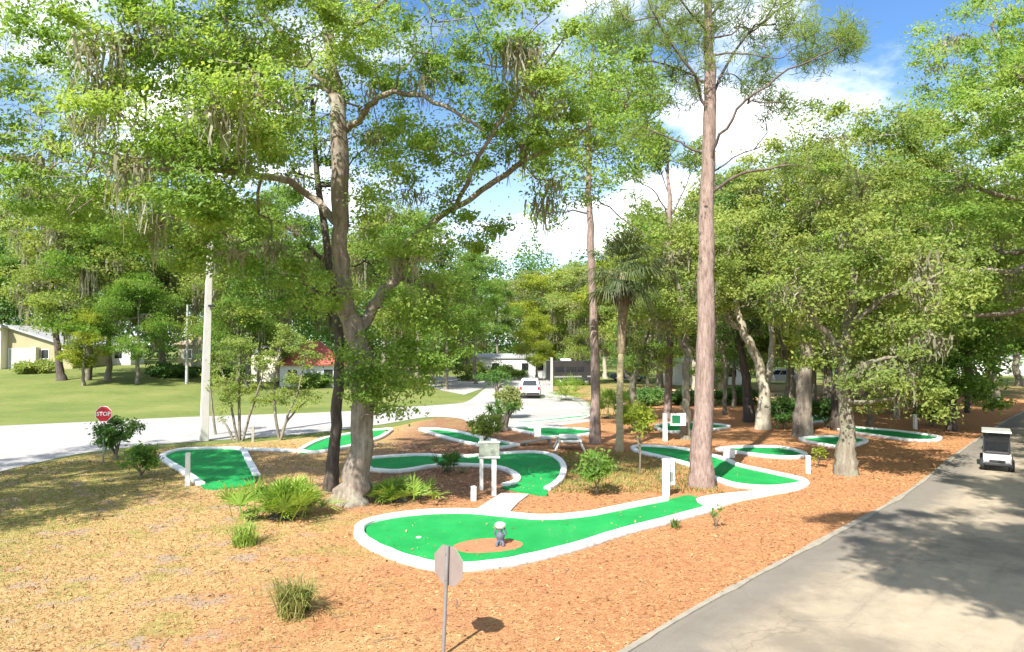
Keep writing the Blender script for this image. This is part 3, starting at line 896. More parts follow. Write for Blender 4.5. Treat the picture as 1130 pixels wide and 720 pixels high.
post(207, 537, 501, 0.15, 'white square post standing at the open end of the left green')
post(522.5, 553, 538, 0.15, 'short stubby white post low beside the two-legged board sign')
t, b, tz = post(735, 548, 508, 0.18, 'white post with a second shorter board beside the pine trunk')
MB().box((b[0] + 0.21, b[1] + 0.12, tz - 0.42), (0.24, 0.05, 0.8), rz=0.25, top=0.8).build('side_board', POSTW, t, 0.01)
MB().box((b[0] + 0.20, b[1] + 0.088, tz - 0.55), (0.11, 0.012, 0.30), rz=0.25).build('scorecard_panel', BOARDM, t)
post(892, 523, 504, 0.13, 'low cream post at the pointed tip of the lens shaped green')
post(279, 488, 471, 0.12, 'thin weathered post by the road before the twin oak trunks', mat=WOODG)
post(895, 478, 461, 0.16, 'white post against dark shrubs behind the grey oak')
post(1010, 474, 458, 0.16, 'white post in the mulch beyond the far right green')
b = G(593, 483)
t = thing('white_block', 'white upright block closing the near end of the far green', 'block', b)
MB().box((b[0], b[1], 0.25), (0.34, 0.26, 0.50), rz=0.2).build('block_body', WHITE, t, 0.03)
b = G(803, 505)
t = thing('white_block', 'squat white pedestal block at the left end of the lens shaped green', 'block', b)
MB().box((b[0], b[1] - 0.2, 0.2), (0.40, 0.34, 0.40), rz=0.2).build('block_body', WHITE, t, 0.03)

# board sign on two legs
b = G(545, 547); Y0 = b[1]
t = thing('board_sign', 'mottled grey green board on white legs beside the shaded bay', 'sign', b)
zt = At(545, 485, Y0)[2]
pr = At(545, 500, Y0); plx = At(530, 500, Y0)
MB().box((pr[0], Y0, zt / 2), (0.15, 0.15, zt), rz=0.15).build('leg', POSTW, t, 0.01)
zb = At(545, 522, Y0)[2]
lb = G(530.5, 541)
MB().box((plx[0], lb[1], zt / 2), (0.12, 0.12, zt), rz=0.15).build('leg', POSTW, t, 0.01)
zb0, zb1 = At(540, 506, Y0)[2], At(540, 486, Y0)[2]
pc = At(540, 496, Y0)
MB().box((pc[0] + 0.0, Y0 - 0.10, (zb0 + zb1) / 2), (0.66, 0.04, zb1 - zb0), rz=0.08).build('board', BOARDM, t, 0.006)
for dz in (zb0 + 0.05, zb1 - 0.05):
    MB().box((pc[0], Y0 - 0.135, dz), (0.70, 0.025, 0.05), rz=0.08).build('batten', POSTW, t, 0.004)

# sign with green square by the white post
t, b, tz = post(734, 487, 457, 0.18, 'white post carrying a white board with a green square', name='hole_sign', cat='sign')
bx_ = At(746, 463, b[1])
MB().box((bx_[0] + 0.1, b[1] - 0.02, bx_[2]), (0.78, 0.05, 0.62), rz=0.0).build('board', SIGNW, t, 0.01)
MB().box((bx_[0] + 0.0, b[1] - 0.052, bx_[2]), (0.42, 0.014, 0.40)).build('green_square', GREENB, t)

# low bench / obstacle with green top and splayed legs
b = G(629, 498)
t = thing('low_bench', 'low white framed bench with splayed legs and dark green seat', 'bench', b)
zt = 0.46
MB().box((b[0], b[1] + 0.5, zt - 0.05), (0.86, 1.1, 0.05)).build('seat', solid('bench_green', (0.025, 0.11, 0.055), 0.7, var=0.3, scale=8), t, 0.01)
for dx in (-0.48, 0.48):
    MB().box((b[0] + dx, b[1] + 0.5, zt), (0.12, 1.25, 0.10)).build('rail', WOODG if dx < 0 else POSTW, t, 0.015)
MB().box((b[0], b[1] - 0.09, zt), (0.84, 0.12, 0.10)).build('rail', POSTW, t, 0.015)
MB().box((b[0], b[1] + 1.09, zt + 0.06), (0.84, 0.12, 0.22)).build('rail', POSTW, t, 0.015)
for dx, dy in ((-0.46, 0.0), (0.46, 0.0), (-0.46, 1.0), (0.46, 1.0)):
    s_ = 1 if dx > 0 else -1
    MB().tube([(b[0] + dx + s_ * 0.22, b[1] + dy, 0.0), (b[0] + dx, b[1] + dy, zt - 0.03)], 0.055, 8).build('leg', POSTW, t)
# plank ramp leading to the bench
a0, a1 = G(574, 492), G(612, 490)
t = thing('plank_ramp', 'grey plank ramp lying between the wedge green and the low bench', 'ramp', (a0 + a1) / 2)
mb = MB(); ang = math.atan2(a1[1] - a0[1], a1[0] - a0[0])
L_ = float(np.linalg.norm(a1 - a0))
M_ = Matrix.Rotation(ang, 3, 'Z') @ Matrix.Rotation(-0.1, 3, 'Y')
cm = (a0 + a1) / 2
mb.box((cm[0], cm[1], 0.22), (L_, 0.40, 0.05), M=M_)
mb.build('plank', WOODG, t, 0.01)
for f in (0.15, 0.85):
    c_ = a0 * (1 - f) + a1 * f
    MB().box((c_[0], c_[1], 0.075 + 0.07 * f), (0.10, 0.36, 0.15 + 0.14 * f), rz=ang).build('support', WOODG, t, 0.01)

# figurine on the clay disc
b = G(552, 601, 0.07)
t = thing('garden_figurine', 'small grey figurine with raised arms under a white bowl-shaped top', 'figurine', b); t.scale = (.82, .82, .86)
mb = MB()
x, y, z = b
mb.lathe((x, y, z), [(0.10, 0), (0.125, 0.02), (0.12, 0.05), (0.10, 0.08), (0.105, 0.14), (0.13, 0.2), (0.13, 0.26), (0.10, 0.31), (0.065, 0.34), (0.06, 0.36), (0.075, 0.39), (0.07, 0.43), (0.04, 0.46)], 18)
for s_ in (-1, 1):
    mb.tube([(x + s_ * 0.10, y - 0.02, z + 0.27), (x + s_ * 0.16, y - 0.05, z + 0.30), (x + s_ * 0.15, y - 0.02, z + 0.40), (x + s_ * 0.11, y, z + 0.46)], [0.035, 0.032, 0.028, 0.03], 8)
    mb.tube([(x + s_ * 0.05, y - 0.08, z + 0.1), (x + s_ * 0.1, y - 0.17, z + 0.07), (x + s_ * 0.09, y - 0.2, z + 0.0)], [0.05, 0.04, 0.045], 8)
mb.build('body', STONEG, t)
MB().lathe((x, y, z + 0.43), [(0.05, 0), (0.10, 0.02), (0.15, 0.07), (0.165, 0.12), (0.15, 0.15), (0.10, 0.18), (0.03, 0.19)], 20).build('bowl', STONEW, t)

# ================================================================== STOP SIGNS
def octa(r, y0, y1, c, rot):
    vs = []
    for yy in (y0, y1):
        for k in range(8):
            a = math.pi / 8 + k * math.pi / 4
            vs.append((r * math.cos(a), yy, r * math.sin(a)))
    ca, sa = math.cos(rot), math.sin(rot)
    vs = [(c[0] + a * ca - b_ * sa, c[1] + a * sa + b_ * ca, c[2] + w) for a, b_, w in vs]
    return vs, [tuple(range(8)), tuple(range(15, 7, -1))] + [(k, (k + 1) % 8, 8 + (k + 1) % 8, 8 + k) for k in range(8)]

def stop_sign(base, zc, r, rot, label, lean=(0, 0)):
    """front faces local -y rotated by rot"""
    t = thing('stop_sign', label, 'stop sign', base)
    top = zc + r * 0.96
    bx0 = np.array(base)
    tp = bx0 + np.array([lean[0], lean[1], top - bx0[2]])
    mb = MB(); mb.tube([bx0 - np.array([0, 0, 0.05]), tp], 0.03, 8)
    mb.build('pole', METAL, t)
    f = (zc - bx0[2]) / (top - bx0[2])
    c = bx0 + (tp - bx0) * f
    nf = np.array([math.sin(rot), -math.cos(rot), 0])       # front normal
    c0 = c + nf * 0.036
    p = thing('plate_holder', None, None) if False else None
    vs, fs = octa(r, -0.002, 0.002, c0, rot)
    plate = MB().add(vs, fs).build('plate', SIGNBACK, t)
    vs, fs = octa(r * 0.995, -0.0012, 0.0012, c0 + nf * 0.0045, rot)
    MB().add(vs, fs).build('white_border', SIGNW, plate)
    vs, fs = octa(r * 0.93, -0.0012, 0.0012, c0 + nf * 0.0085, rot)
    MB().add(vs, fs).build('red_face', RED, plate)
    cu = bpy.data.curves.new('lettering', 'FONT'); cu.body = 'STOP'; cu.align_x = 'CENTER'; cu.align_y = 'CENTER'
    cu.size = r * 0.66; cu.extrude = 0.001; cu.materials.append(SIGNW); cu.offset = 0.006
    tmp = bpy.data.objects.new('lettering_source', cu); COL.objects.link(tmp)
    bpy.context.view_layer.update()
    lm = bpy.data.meshes.new_from_object(tmp.evaluated_get(bpy.context.evaluated_depsgraph_get()))
    bpy.data.objects.remove(tmp)
    o = link('lettering', lm, plate)
    o.rotation_euler = (math.pi / 2, 0, rot)
    lp = c0 + nf * 0.0115 - np.array(t.location)
    o.location = tuple(lp)
    for zz in (0.6, -0.6):
        q = c + np.array([0, 0, zz * r]) - nf * 0.034
        MB().lathe((q[0], q[1], q[2]), [(0.014, -0.01), (0.014, 0.008), (0.006, 0.014)], 8, 'y').build('bolt', METAL, t)
    return t

b = G(489, 724)
zc = At(497, 625, b[1])[2]
stop_sign(b, zc, 0.335, R(180 - 38), 'unpainted grey back of a stop sign on a leaning steel pole', (At(494, 604, b[1])[0] - b[0], 0.0))
b = G(114, 511)
stop_sign(b, At(113, 457, b[1])[2], 0.345, R(6), 'red stop sign facing the viewer above a round green shrub')

# ================================================================== POLES
b = G(225, 487)
t = thing('utility_pole', 'tall square pale concrete utility pole beside the white road', 'utility pole', b)
top = At(232, 262, b[1])
n_ = 6; mb = MB(); vs = []; fs = []
for i in range(n_):
    f = i / (n_ - 1); c = b * (1 - f) + top * f; w = 0.20 * (1 - f) + 0.13 * f
    a_ = 0.55
    for dx, dy in ((-1, -1), (1, -1), (1, 1), (-1, 1)):
        vs.append((c[0] + w * (dx * math.cos(a_) - dy * math.sin(a_)), c[1] + w * (dx * math.sin(a_) + dy * math.cos(a_)), c[2]))
for i in range(n_ - 1):
    for k in range(4): fs.append((i * 4 + k, i * 4 + (k + 1) % 4, i * 4 + 4 + (k + 1) % 4, i * 4 + 4 + k))
fs.append((3, 2, 1, 0)); fs.append(tuple(range(4 * n_ - 4, 4 * n_)))
mb.add(vs, fs); mb.build('shaft', CONC, t, 0.02)
q = At(233, 338, b[1])
MB().box((q[0] + 0.1, q[1] - 0.15, q[2]), (0.34, 0.10, 0.12), rz=0.5).build('bracket', PLASTIC, t, 0.01)
q = At(226, 468, b[1])
MB().box((q[0] + 0.16, q[1] - 0.1, q[2] + 1.6), (0.14, 0.14, 2.4), rz=0.55).build('cable_guard', solid('rusty_guard', (0.26, 0.12, 0.06), 0.8), t, 0.01) if False else None
b = G(206, 424)
t = thing('utility_pole', 'thin grey pole standing far off on the lawn by the hedge', 'utility pole', b)
MB().tube([b, b + np.array([0, 0, 8.5])], [0.17, 0.12], 8).build('shaft', solid('grey_pole', (0.36, 0.36, 0.36), 0.8), t)
b = G(694, 434)
for px, py, hh in ((609, 432, 3.5), ):
    b = G(px, py)
    t = thing('lamp_post', 'pale grey post in front of the dark motorhome', 'post', b)
    MB().tube([b, b + np.array([0, 0, hh])], [0.16, 0.13], 8).build('shaft', CONC, t)

# ================================================================== VEHICLES
def wheel(t, c, r=0.33, w=0.22, axis='x'):
    m = MB()
    m.lathe(c, [(r * 0.6, -w / 2), (r * 0.93, -w / 2), (r, -w / 2 + 0.03), (r, w / 2 - 0.03), (r * 0.93, w / 2), (r * 0.6, w / 2)], 22, axis)
    wo = m.build('wheel', BLACKR, t)
    MB().lathe(c, [(0.05, -w / 2 - 0.012), (r * 0.58, -w / 2 - 0.004), (r * 0.58, w / 2 + 0.004), (0.05, w / 2 + 0.012)], 16, axis).build('rim', RIM, wo)

def suv(label, paint, name='parked_suv', cat='car'):
    """rear at -y, front at +y, local origin on the ground"""
    t = thing(name, label, cat)
    prof = [(-2.28, 0.42), (-2.32, 0.62), (-2.27, 1.02), (-1.5, 1.06), (0.9, 1.06), (1.9, 0.98), (2.28, 0.86), (2.35, 0.62), (2.3, 0.36), (1.9, 0.28), (-1.9, 0.28)]
    body = MB().prism(prof, -0.93, 0.93).build('body', paint, t, 0.07, 3)
    # cabin as a tapered loft
    lo = [(-0.90, -2.24, 1.03), (0.90, -2.24, 1.03), (0.90, 1.15, 1.03), (-0.90, 1.15, 1.03)]
    hi = [(-0.72, -1.92, 1.76), (0.72, -1.92, 1.76), (0.72, 0.25, 1.76), (-0.72, 0.25, 1.76)]
    MB().add(lo + hi, [(3, 2, 1, 0), (4, 5, 6, 7), (0, 1, 5, 4), (1, 2, 6, 5), (2, 3, 7, 6), (3, 0, 4, 7)]).build('cabin', paint, t, 0.05, 3)
    def pane(name, A, B, C, D, inset=(0.1, 0.9), vin=(0.1, 0.85), out=0.012, nrm=None):
        A, B, C, D = [np.array(q, float) for q in (A, B, C, D)]      # A,B bottom; C,D top (C above B, D above A)
        f = lambda u, v: (A * (1 - u) + B * u) * (1 - v) + (D * (1 - u) + C * u) * v
        n = np.cross(B - A, D - A); n /= np.linalg.norm(n)
        q = [f(inset[0], vin[0]), f(inset[1], vin[0]), f(inset[1], vin[1]), f(inset[0], vin[1])]
        vs = [p + n * out for p in q] + [p - n * 0.02 for p in q]
        MB().add(vs, [(0, 1, 2, 3), (7, 6, 5, 4), (0, 4, 5, 1), (1, 5, 6, 2), (2, 6, 7, 3), (3, 7, 4, 0)]).build(name, GLASS, t)
    pane('rear_window', lo[0], lo[1], hi[1], hi[0], (0.12, 0.88), (0.16, 0.8))
    pane('windscreen', lo[2], lo[3], hi[3], hi[2], (0.08, 0.92), (0.08, 0.9))
    for u0, u1 in ((0.08, 0.32), (0.36, 0.62), (0.66, 0.93)):
        pane('side_window', lo[1], lo[2], hi[2], hi[1], (u0, u1), (0.14, 0.84))
        pane('side_window', lo[3], lo[0], hi[0], hi[3], (1 - u1, 1 - u0), (0.14, 0.84))
    for s_ in (-1, 1):
        for yy in (-1.42, 1.45): wheel(t, (s_ * 0.84, yy, 0.34), 0.34)
        MB().box((s_ * 0.80, -2.285, 0.93), (0.20, 0.09, 0.26)).build('tail_lamp', TAIL, t, 0.02)
        MB().box((s_ * 0.72, 2.30, 0.78), (0.34, 0.10, 0.13)).build('headlight', LAMPW, t, 0.02)
        MB().box((s_ * 1.0, 0.75, 1.08), (0.16, 0.10, 0.12)).build('mirror', paint, t, 0.02)
        MB().tube([(s_ * 0.62, -1.75, 1.80), (s_ * 0.62, 0.1, 1.80)], 0.02, 6).build('roof_rail', METAL, t)
    MB().box((0, -2.31, 0.46), (1.7, 0.14, 0.22)).build('bumper', PLASTIC, t, 0.03)
    MB().box((0, -2.325, 0.80), (0.44, 0.02, 0.14)).build('number_plate', SIGNW, t)
    return t
def place(t, p, rz, z=0.02):
    t.location = (p[0], p[1], (p[2] if len(p) > 2 else 0) + z); t.rotation_euler = (0, 0, rz)
v1 = suv('white car seen from behind crossing the pale parking area', CARW)
place(v1, G(586, 440.5) + np.array([0, 2.2, 0]), R(-3))
v2 = copy_tree(v1); v2['label'] = 'blue car half hidden behind the palm trunk'
for ch in [q for q in S.objects if q.parent == v2 and q.name.split('.')[0] in ('body', 'cabin', 'mirror')]:
    ch.data = ch.data.copy(); ch.data.materials[0] = CARB
place(v2, G(694, 421) + np.array([0, 1, 0]), R(82))
v3 = copy_tree(v1); v3['label'] = 'silver car parked beyond the sandy track right of the pine'
for ch in [q for q in S.objects if q.parent == v3 and q.name.split('.')[0] in ('body', 'cabin', 'mirror')]:
    ch.data = ch.data.copy(); ch.data.materials[0] = CARS
place(v3, G(862, 424) + np.array([0, 1, 0]), R(70))

def motorhome(label, paint, trim, L=8.0, Hh=2.9, name='motorhome', cat='motorhome'):
    t = thing(name, label, cat)
    prof = [(-L / 2, 0.55), (-L / 2, Hh), (L / 2 - 0.5, Hh), (L / 2, Hh - 0.7), (L / 2 + 0.15, 1.3), (L / 2 + 0.1, 0.5)]
    MB().prism(prof, -1.2, 1.2).build('body', paint, t, 0.08, 3)
    for s_ in (-1, 1):
        for yy in (-L * 0.28, L * 0.33): wheel(t, (s_ * 1.05, yy, 0.45), 0.45, 0.26)
        for yy, w in ((-L * 0.33, 1.1), (-L * 0.05, 1.3), (L * 0.18, 0.8)):
            MB().box((s_ * 1.2, yy, Hh * 0.66), (0.03, w, 0.62)).build('window', GLASS, t)
        MB().box((s_ * 1.2, -0.1, Hh * 0.36), (0.025, L * 0.9, 0.16)).build('stripe', trim, t)
        MB().box((s_ * 1.2, L * 0.27, Hh * 0.48), (0.028, 0.7, 1.7)).build('door', paint, t)
        MB().box((s_ * 0.85, L / 2 + 0.13, 0.85), (0.4, 0.08, 0.22)).build('headlight', LAMPW, t)
    MB().box((0, L / 2 - 0.02, 1.85), (2.1, 0.25, 0.85), M=Matrix.Rotation(0.18, 3, 'X')).build('windscreen', GLASS, t, 0.02)
    MB().box((0, -L * 0.1, Hh + 0.12), (0.9, 1.1, 0.26)).build('roof_unit', TRIMW, t, 0.05)
    return t
m1 = motorhome('dark motorhome parked across the lot beyond the white car', CARD, CARS, 5.2, 2.9)
place(m1, G(630, 426) + np.array([0, 1.5, 0]), R(-74))
m2 = motorhome('white camper parked beyond the hedge right of the pine', CARW, CARB, 6.0, 2.7)
place(m2, G(800, 424) + np.array([0, 1.5, 0]), R(86))

def tintmat():
    m, nt, out = new_mat('smoked_screen')
    p = N(nt, 'ShaderNodeBsdfPrincipled', Roughness=0.12); p.inputs['Base Color'].default_value = (0.02, 0.02, 0.02, 1); p.inputs['Specular IOR Level'].default_value = 0.25
    tr = nt.nodes.new('ShaderNodeBsdfTransparent'); tr.inputs[0].default_value = (0.6, 0.6, 0.58, 1)
    mx = nt.nodes.new('ShaderNodeMixShader'); mx.inputs[0].default_value = 0.42
    nt.links.new(tr.outputs[0], mx.inputs[1]); nt.links.new(p.outputs[0], mx.inputs[2]); nt.links.new(mx.outputs[0], out.inputs[0])
    return m
TINT = tintmat()
# golf cart coming along the lane
def golf_cart(label):
    t = thing('golf_cart', label, 'golf cart')     # front at -y
    MB().prism([(-1.15, 0.34), (-1.2, 0.52), (-1.05, 0.76), (-0.74, 0.84), (-0.62, 0.42), (0.1, 0.40), (0.15, 0.62), (1.15, 0.66), (1.2, 0.36), (1.1, 0.26)], -0.55, 0.55).build('body', CARW, t, 0.05, 3)
    MB().box((0, -1.2, 0.36), (1.0, 0.12, 0.14)).build('bumper', PLASTIC, t, 0.03)
    for s_ in (-1, 1):
        for yy in (-0.82, 0.82): wheel(t, (s_ * 0.54, yy, 0.29), 0.29, 0.24)
        MB().lathe((s_ * 0.36, -1.15, 0.60), [(0.075, 0.0), (0.07, -0.03), (0.03, -0.04)], 12, 'y').build('headlight', LAMPW, t)
        MB().tube([(s_ * 0.52, -0.78, 0.85), (s_ * 0.50, -0.55, 1.80)], 0.022, 6).build('roof_post', PLASTIC, t)
        MB().tube([(s_ * 0.52, 0.95, 0.62), (s_ * 0.50, 0.72, 1.80)], 0.022, 6).build('roof_post', CARW, t)
        MB().box((s_ * 0.60, -0.7, 0.36), (0.12, 0.62, 0.05)).build('wheel_arch', CARW, t, 0.02)
    MB().box((0, 0.06, 1.84), (1.2, 1.75, 0.09), top=0.95).build('roof', CARW, t, 0.035, 3)
    MB().box((0, -0.67, 1.29), (1.0, 0.015, 0.94), M=Matrix.Rotation(-0.22, 3, 'X')).build('windscreen', TINT, t)
    MB().box((0, 0.32, 0.72), (1.0, 0.52, 0.14)).build('seat', SEATM, t, 0.04)
    MB().box((0, 0.60, 1.02), (1.0, 0.12, 0.46), M=Matrix.Rotation(-0.15, 3, 'X')).build('backrest', SEATM, t, 0.04)
    MB().tube([(-0.25, -0.55, 0.85), (-0.25, -0.25, 1.08)], 0.018, 6).build('steering_column', PLASTIC, t)
    m = MB(); c = Vector((-0.25, -0.22, 1.1)); rt = Matrix.Rotation(0.8, 3, 'X')
    ring = [c + rt @ Vector((0.17 * math.cos(a), 0.17 * math.sin(a), 0)) for a in np.linspace(0, 2 * math.pi, 19)]
    m.tube(ring, 0.016, 6, False); m.build('steering_wheel', PLASTIC, t)
    MB().box((0, 0.98, 0.86), (0.95, 0.34, 0.38), top=0.92).build('cargo_box', PLASTIC, t, 0.03)
    MB().box((0, -0.80, 0.87), (1.02, 0.30, 0.10), top=0.9).build('dashboard', PLASTIC, t, 0.03)
    MB().box((0, -1.205, 0.50), (0.62, 0.03, 0.12)).build('grille', PLASTIC, t, 0.01)
    MB().tube([(-0.5, -0.66, 1.30), (0.5, -0.66, 1.30)], 0.012, 6).build('screen_hinge', PLASTIC, t)
    for s_ in (-1, 1):
        MB().tube([(s_ * 0.52, 0.12, 0.78), (s_ * 0.56, 0.25, 0.95), (s_ * 0.52, 0.55, 0.95)], 0.02, 6).build('armrest', PLASTIC, t)
    MB().box((0.575, 0.35, 0.52), (0.03, 0.35, 0.10)).build('side_reflector', TAIL, t)
    return t
CARW_KEEP = CARW; CARW = solid('cart_white_shaded', (0.42, 0.41, 0.385), 0.4, var=0.05, dirt=((0.3, 0.26, 0.2), 3, 0.55), coat=0.3)  # cart's white body colour dimmed to stand in for lane shade
gc = golf_cart('white golf cart with dark windscreen driving on the shaded lane')
place(gc, G(1100, 517), R(-34), 0.015); gc.scale = (0.82, 0.84, 0.80)

# ================================================================== BUILDINGS
def opening(t, c, w, h, nrm_rz, frame=TRIMW, glass=GLASS, name='window', proud=0.03):
    """c centre on wall; nrm_rz rotation about z such that local -y is outward"""
    o = MB().box(c, (w + 0.16, 0.07, h + 0.16), rz=nrm_rz).build(name, frame, t)
    n = np.array([math.sin(nrm_rz), -math.cos(nrm_rz), 0]) * 0.028
    MB().box(np.array(c) + n, (w, 0.05, h), rz=nrm_rz).build('pane' if name == 'window' else 'door_leaf', glass, o)
    return o

# yellow lean-to building at far left
Yb = 88.0
p0 = At(8, 405, Yb); p1 = At(80, 405, Yb)
gz = float(terrain(p0[0], Yb)) - 0.1
hl = At(8, 361.5, Yb)[2]; hr = At(80, 384, Yb)[2]
t = thing('yellow_building', 'long pale yellow building with a slanting roofline at the lawn edge', 'building', ((p0[0] + p1[0]) / 2, Yb, gz))
D = 16.0
xl, xr = p0[0], p1[0]
vs = [(xl, Yb, gz), (xr, Yb, gz), (xr, Yb, hr), (xl, Yb, hl), (xl, Yb + D, gz), (xr, Yb + D, gz), (xr, Yb + D, hr), (xl, Yb + D, hl)]
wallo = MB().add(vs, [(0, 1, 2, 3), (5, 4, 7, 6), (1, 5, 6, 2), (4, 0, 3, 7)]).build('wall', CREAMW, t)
sl = (hr - hl) / (xr - xl)
xa, xb = xl - 0.0, xr + 0.6
rf = [(xa, Yb - 0.5, hl + 0.02), (xb, Yb - 0.5, hr + sl * 0.6 + 0.02), (xb, Yb + D, hr + sl * 0.6 + 0.02), (xa, Yb + D, hl + 0.02)]
MB().add(rf + [(a, b_, c + 0.28) for a, b_, c in rf], [(3, 2, 1, 0), (4, 5, 6, 7), (0, 1, 5, 4), (1, 2, 6, 5), (2, 3, 7, 6), (3, 0, 4, 7)]).build('roof', ROOFG, t)
# taller left wing, its lit face put into the paler wall colour
xw = xl - 9
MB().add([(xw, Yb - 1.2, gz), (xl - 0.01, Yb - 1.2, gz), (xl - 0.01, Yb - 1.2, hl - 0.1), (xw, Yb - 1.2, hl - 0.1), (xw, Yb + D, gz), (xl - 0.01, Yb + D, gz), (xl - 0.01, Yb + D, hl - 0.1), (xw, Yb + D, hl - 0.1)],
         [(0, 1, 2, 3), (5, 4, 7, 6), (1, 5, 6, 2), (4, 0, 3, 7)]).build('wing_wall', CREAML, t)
MB().box(((xw + xl) / 2, Yb + D / 2 - 0.8, hl + 0.06), (9.6, D + 1.6, 0.3)).build('wing_roof', ROOFG, t)
MB().box((xl - 0.55, Yb - 1.25, hl - 1.6), (0.5, 0.06, 1.1)).build('red_panel', REDM, t)
gc_ = At(21, 393, Yb); gw = 22 / 753 * Yb
opening(t, (gc_[0], Yb - 0.03, gz + 1.35), gw, 2.6, 0.0, TRIMW, DOORG, 'garage_door')
c_ = At(38, 395, Yb - 0.6)
MB().box((c_[0], Yb - 0.5, gz + 1.45), (0.75, 0.9, 2.9), top=0.85).build('pilaster', CREAML, t, 0.05)
for px in (50, 66):
    c_ = At(px, 391, Yb); opening(t, (c_[0], Yb - 0.03, c_[2]), 0.9, 1.1, 0.0)
c_ = At(57, 393, Yb)

def house(label, c, w, d, h, rz, wallm, roofm, roofh=1.8, windows=3, name='house', cat='house', hip=True, door=True, over=0.5):
    t = thing(name, label, cat, c)
    Mr = Matrix.Rotation(rz, 3, 'Z')
    def W(p): 
        v = Mr @ Vector(p); return (v[0] + c[0], v[1] + c[1], v[2] + c[2])
    x, y = w / 2, d / 2
    MB().add([W(p) for p in [(-x, -y, 0), (x, -y, 0), (x, y, 0), (-x, y, 0), (-x, -y, h), (x, -y, h), (x, y, h), (-x, y, h)]],
             [(0, 1, 5, 4), (1, 2, 6, 5), (2, 3, 7, 6), (3, 0, 4, 7), (4, 5, 6, 7)]).build('wall', wallm, t)
    o = over; ins = min(x, y) if hip else 0.0
    base = [(-x - o, -y - o, h - 0.02), (x + o, -y - o, h - 0.02), (x + o, y + o, h - 0.02), (-x - o, y + o, h - 0.02)]
    eave = [(a, b_, cc + 0.16) for a, b_, cc in base]
    rid = [(-x - o + ins, 0, h + roofh), (x + o - ins, 0, h + roofh)]
    MB().add([W(p) for p in base + eave + rid], [(3, 2, 1, 0), (0, 1, 5, 4), (1, 2, 6, 5), (2, 3, 7, 6), (3, 0, 4, 7), (4, 5, 9, 8), (5, 6, 9), (6, 7, 8, 9), (7, 4, 8)]).build('roof', roofm, t)
    n = windows
    for i in range(n):
        fx = -x + w * (i + 0.7) / (n + 0.4)
        if door and i == n // 2:
            opening(t, W((fx, -y - 0.01, 1.05)), 0.9, 2.0, rz, TRIMW, DOORG, 'door'); continue
        opening(t, W((fx, -y - 0.01, h * 0.58)), 1.0, 1.1, rz)
    for yy in (-y * 0.4, y * 0.4):
        opening(t, W((-x - 0.01, yy, h * 0.58)), 0.9, 1.0, rz - math.pi / 2)
        opening(t, W((x + 0.01, yy, h * 0.58)), 0.9, 1.0, rz + math.pi / 2)
    return t
def gh(px, Y, dz=0.0):
    p = At(px, 400, Y); return np.array([p[0], Y, float(terrain(p[0], Y)) - 0.05 + dz])
c = gh(345, 80)
ht = house('white house with a red hip roof glimpsed left of the twin oak', c, 6.6, 6, 2.5, R(12), WHITEW, ROOFR, 2.7, 3)
c2 = gh(296, 83)
house('small cream cottage beside the red roofed house', c2, 3.4, 5, 3.4, R(5), CREAML, ROOFG, 0.9, 1, hip=False, door=False, over=0.2)
house('low beige house deep behind the lawn trees', gh(246, 96), 9, 7, 3.0, R(-6), CREAMW, solid('roof_tan', (0.36, 0.27, 0.19), 0.8), 1.6, 4)
house('long white mobile home across the parking area', gh(562, 100), 11.5, 4.2, 2.9, R(4), WHITEW, ROOFG, 0.7, 5, name='mobile_home', cat='mobile home', hip=False, over=0.2)
house('white mobile home behind the hedge in the right hand woods', gh(775, 84), 8.5, 4, 2.7, R(8), WHITEW, ROOFG, 0.6, 4, name='mobile_home', cat='mobile home', hip=False, over=0.2)
house('pale mobile home at the end of the cart lane', gh(1100, 110), 12, 4.2, 2.6, R(-20), WHITEW, ROOFG, 0.6, 4, name='mobile_home', cat='mobile home', hip=False, over=0.2)
house('white shed behind the far left lawn trees', gh(120, 98), 8, 4, 2.6, R(3), WHITEW, ROOFG, 0.7, 3, name='shed', cat='shed', hip=False, over=0.2)

# ================================================================== HERO TREES
def pxpath(pts):
    """(px,py,Y,r) -> world"""
    out = []
    for x, y, Y, r in pts:
        p = At(x, y, Y); out.append((p[0], p[1], p[2], r))
    return out
def lobes_px(ls, rs):
    T = []
    for (x, y, Y, rx, ry, rd, n) in ls:
        s_ = Y / F
        T.append(lobe_pts(At(x, y, Y), (rx * s_, rd, ry * s_), n, rs, 0.25))
    return np.concatenate(T)

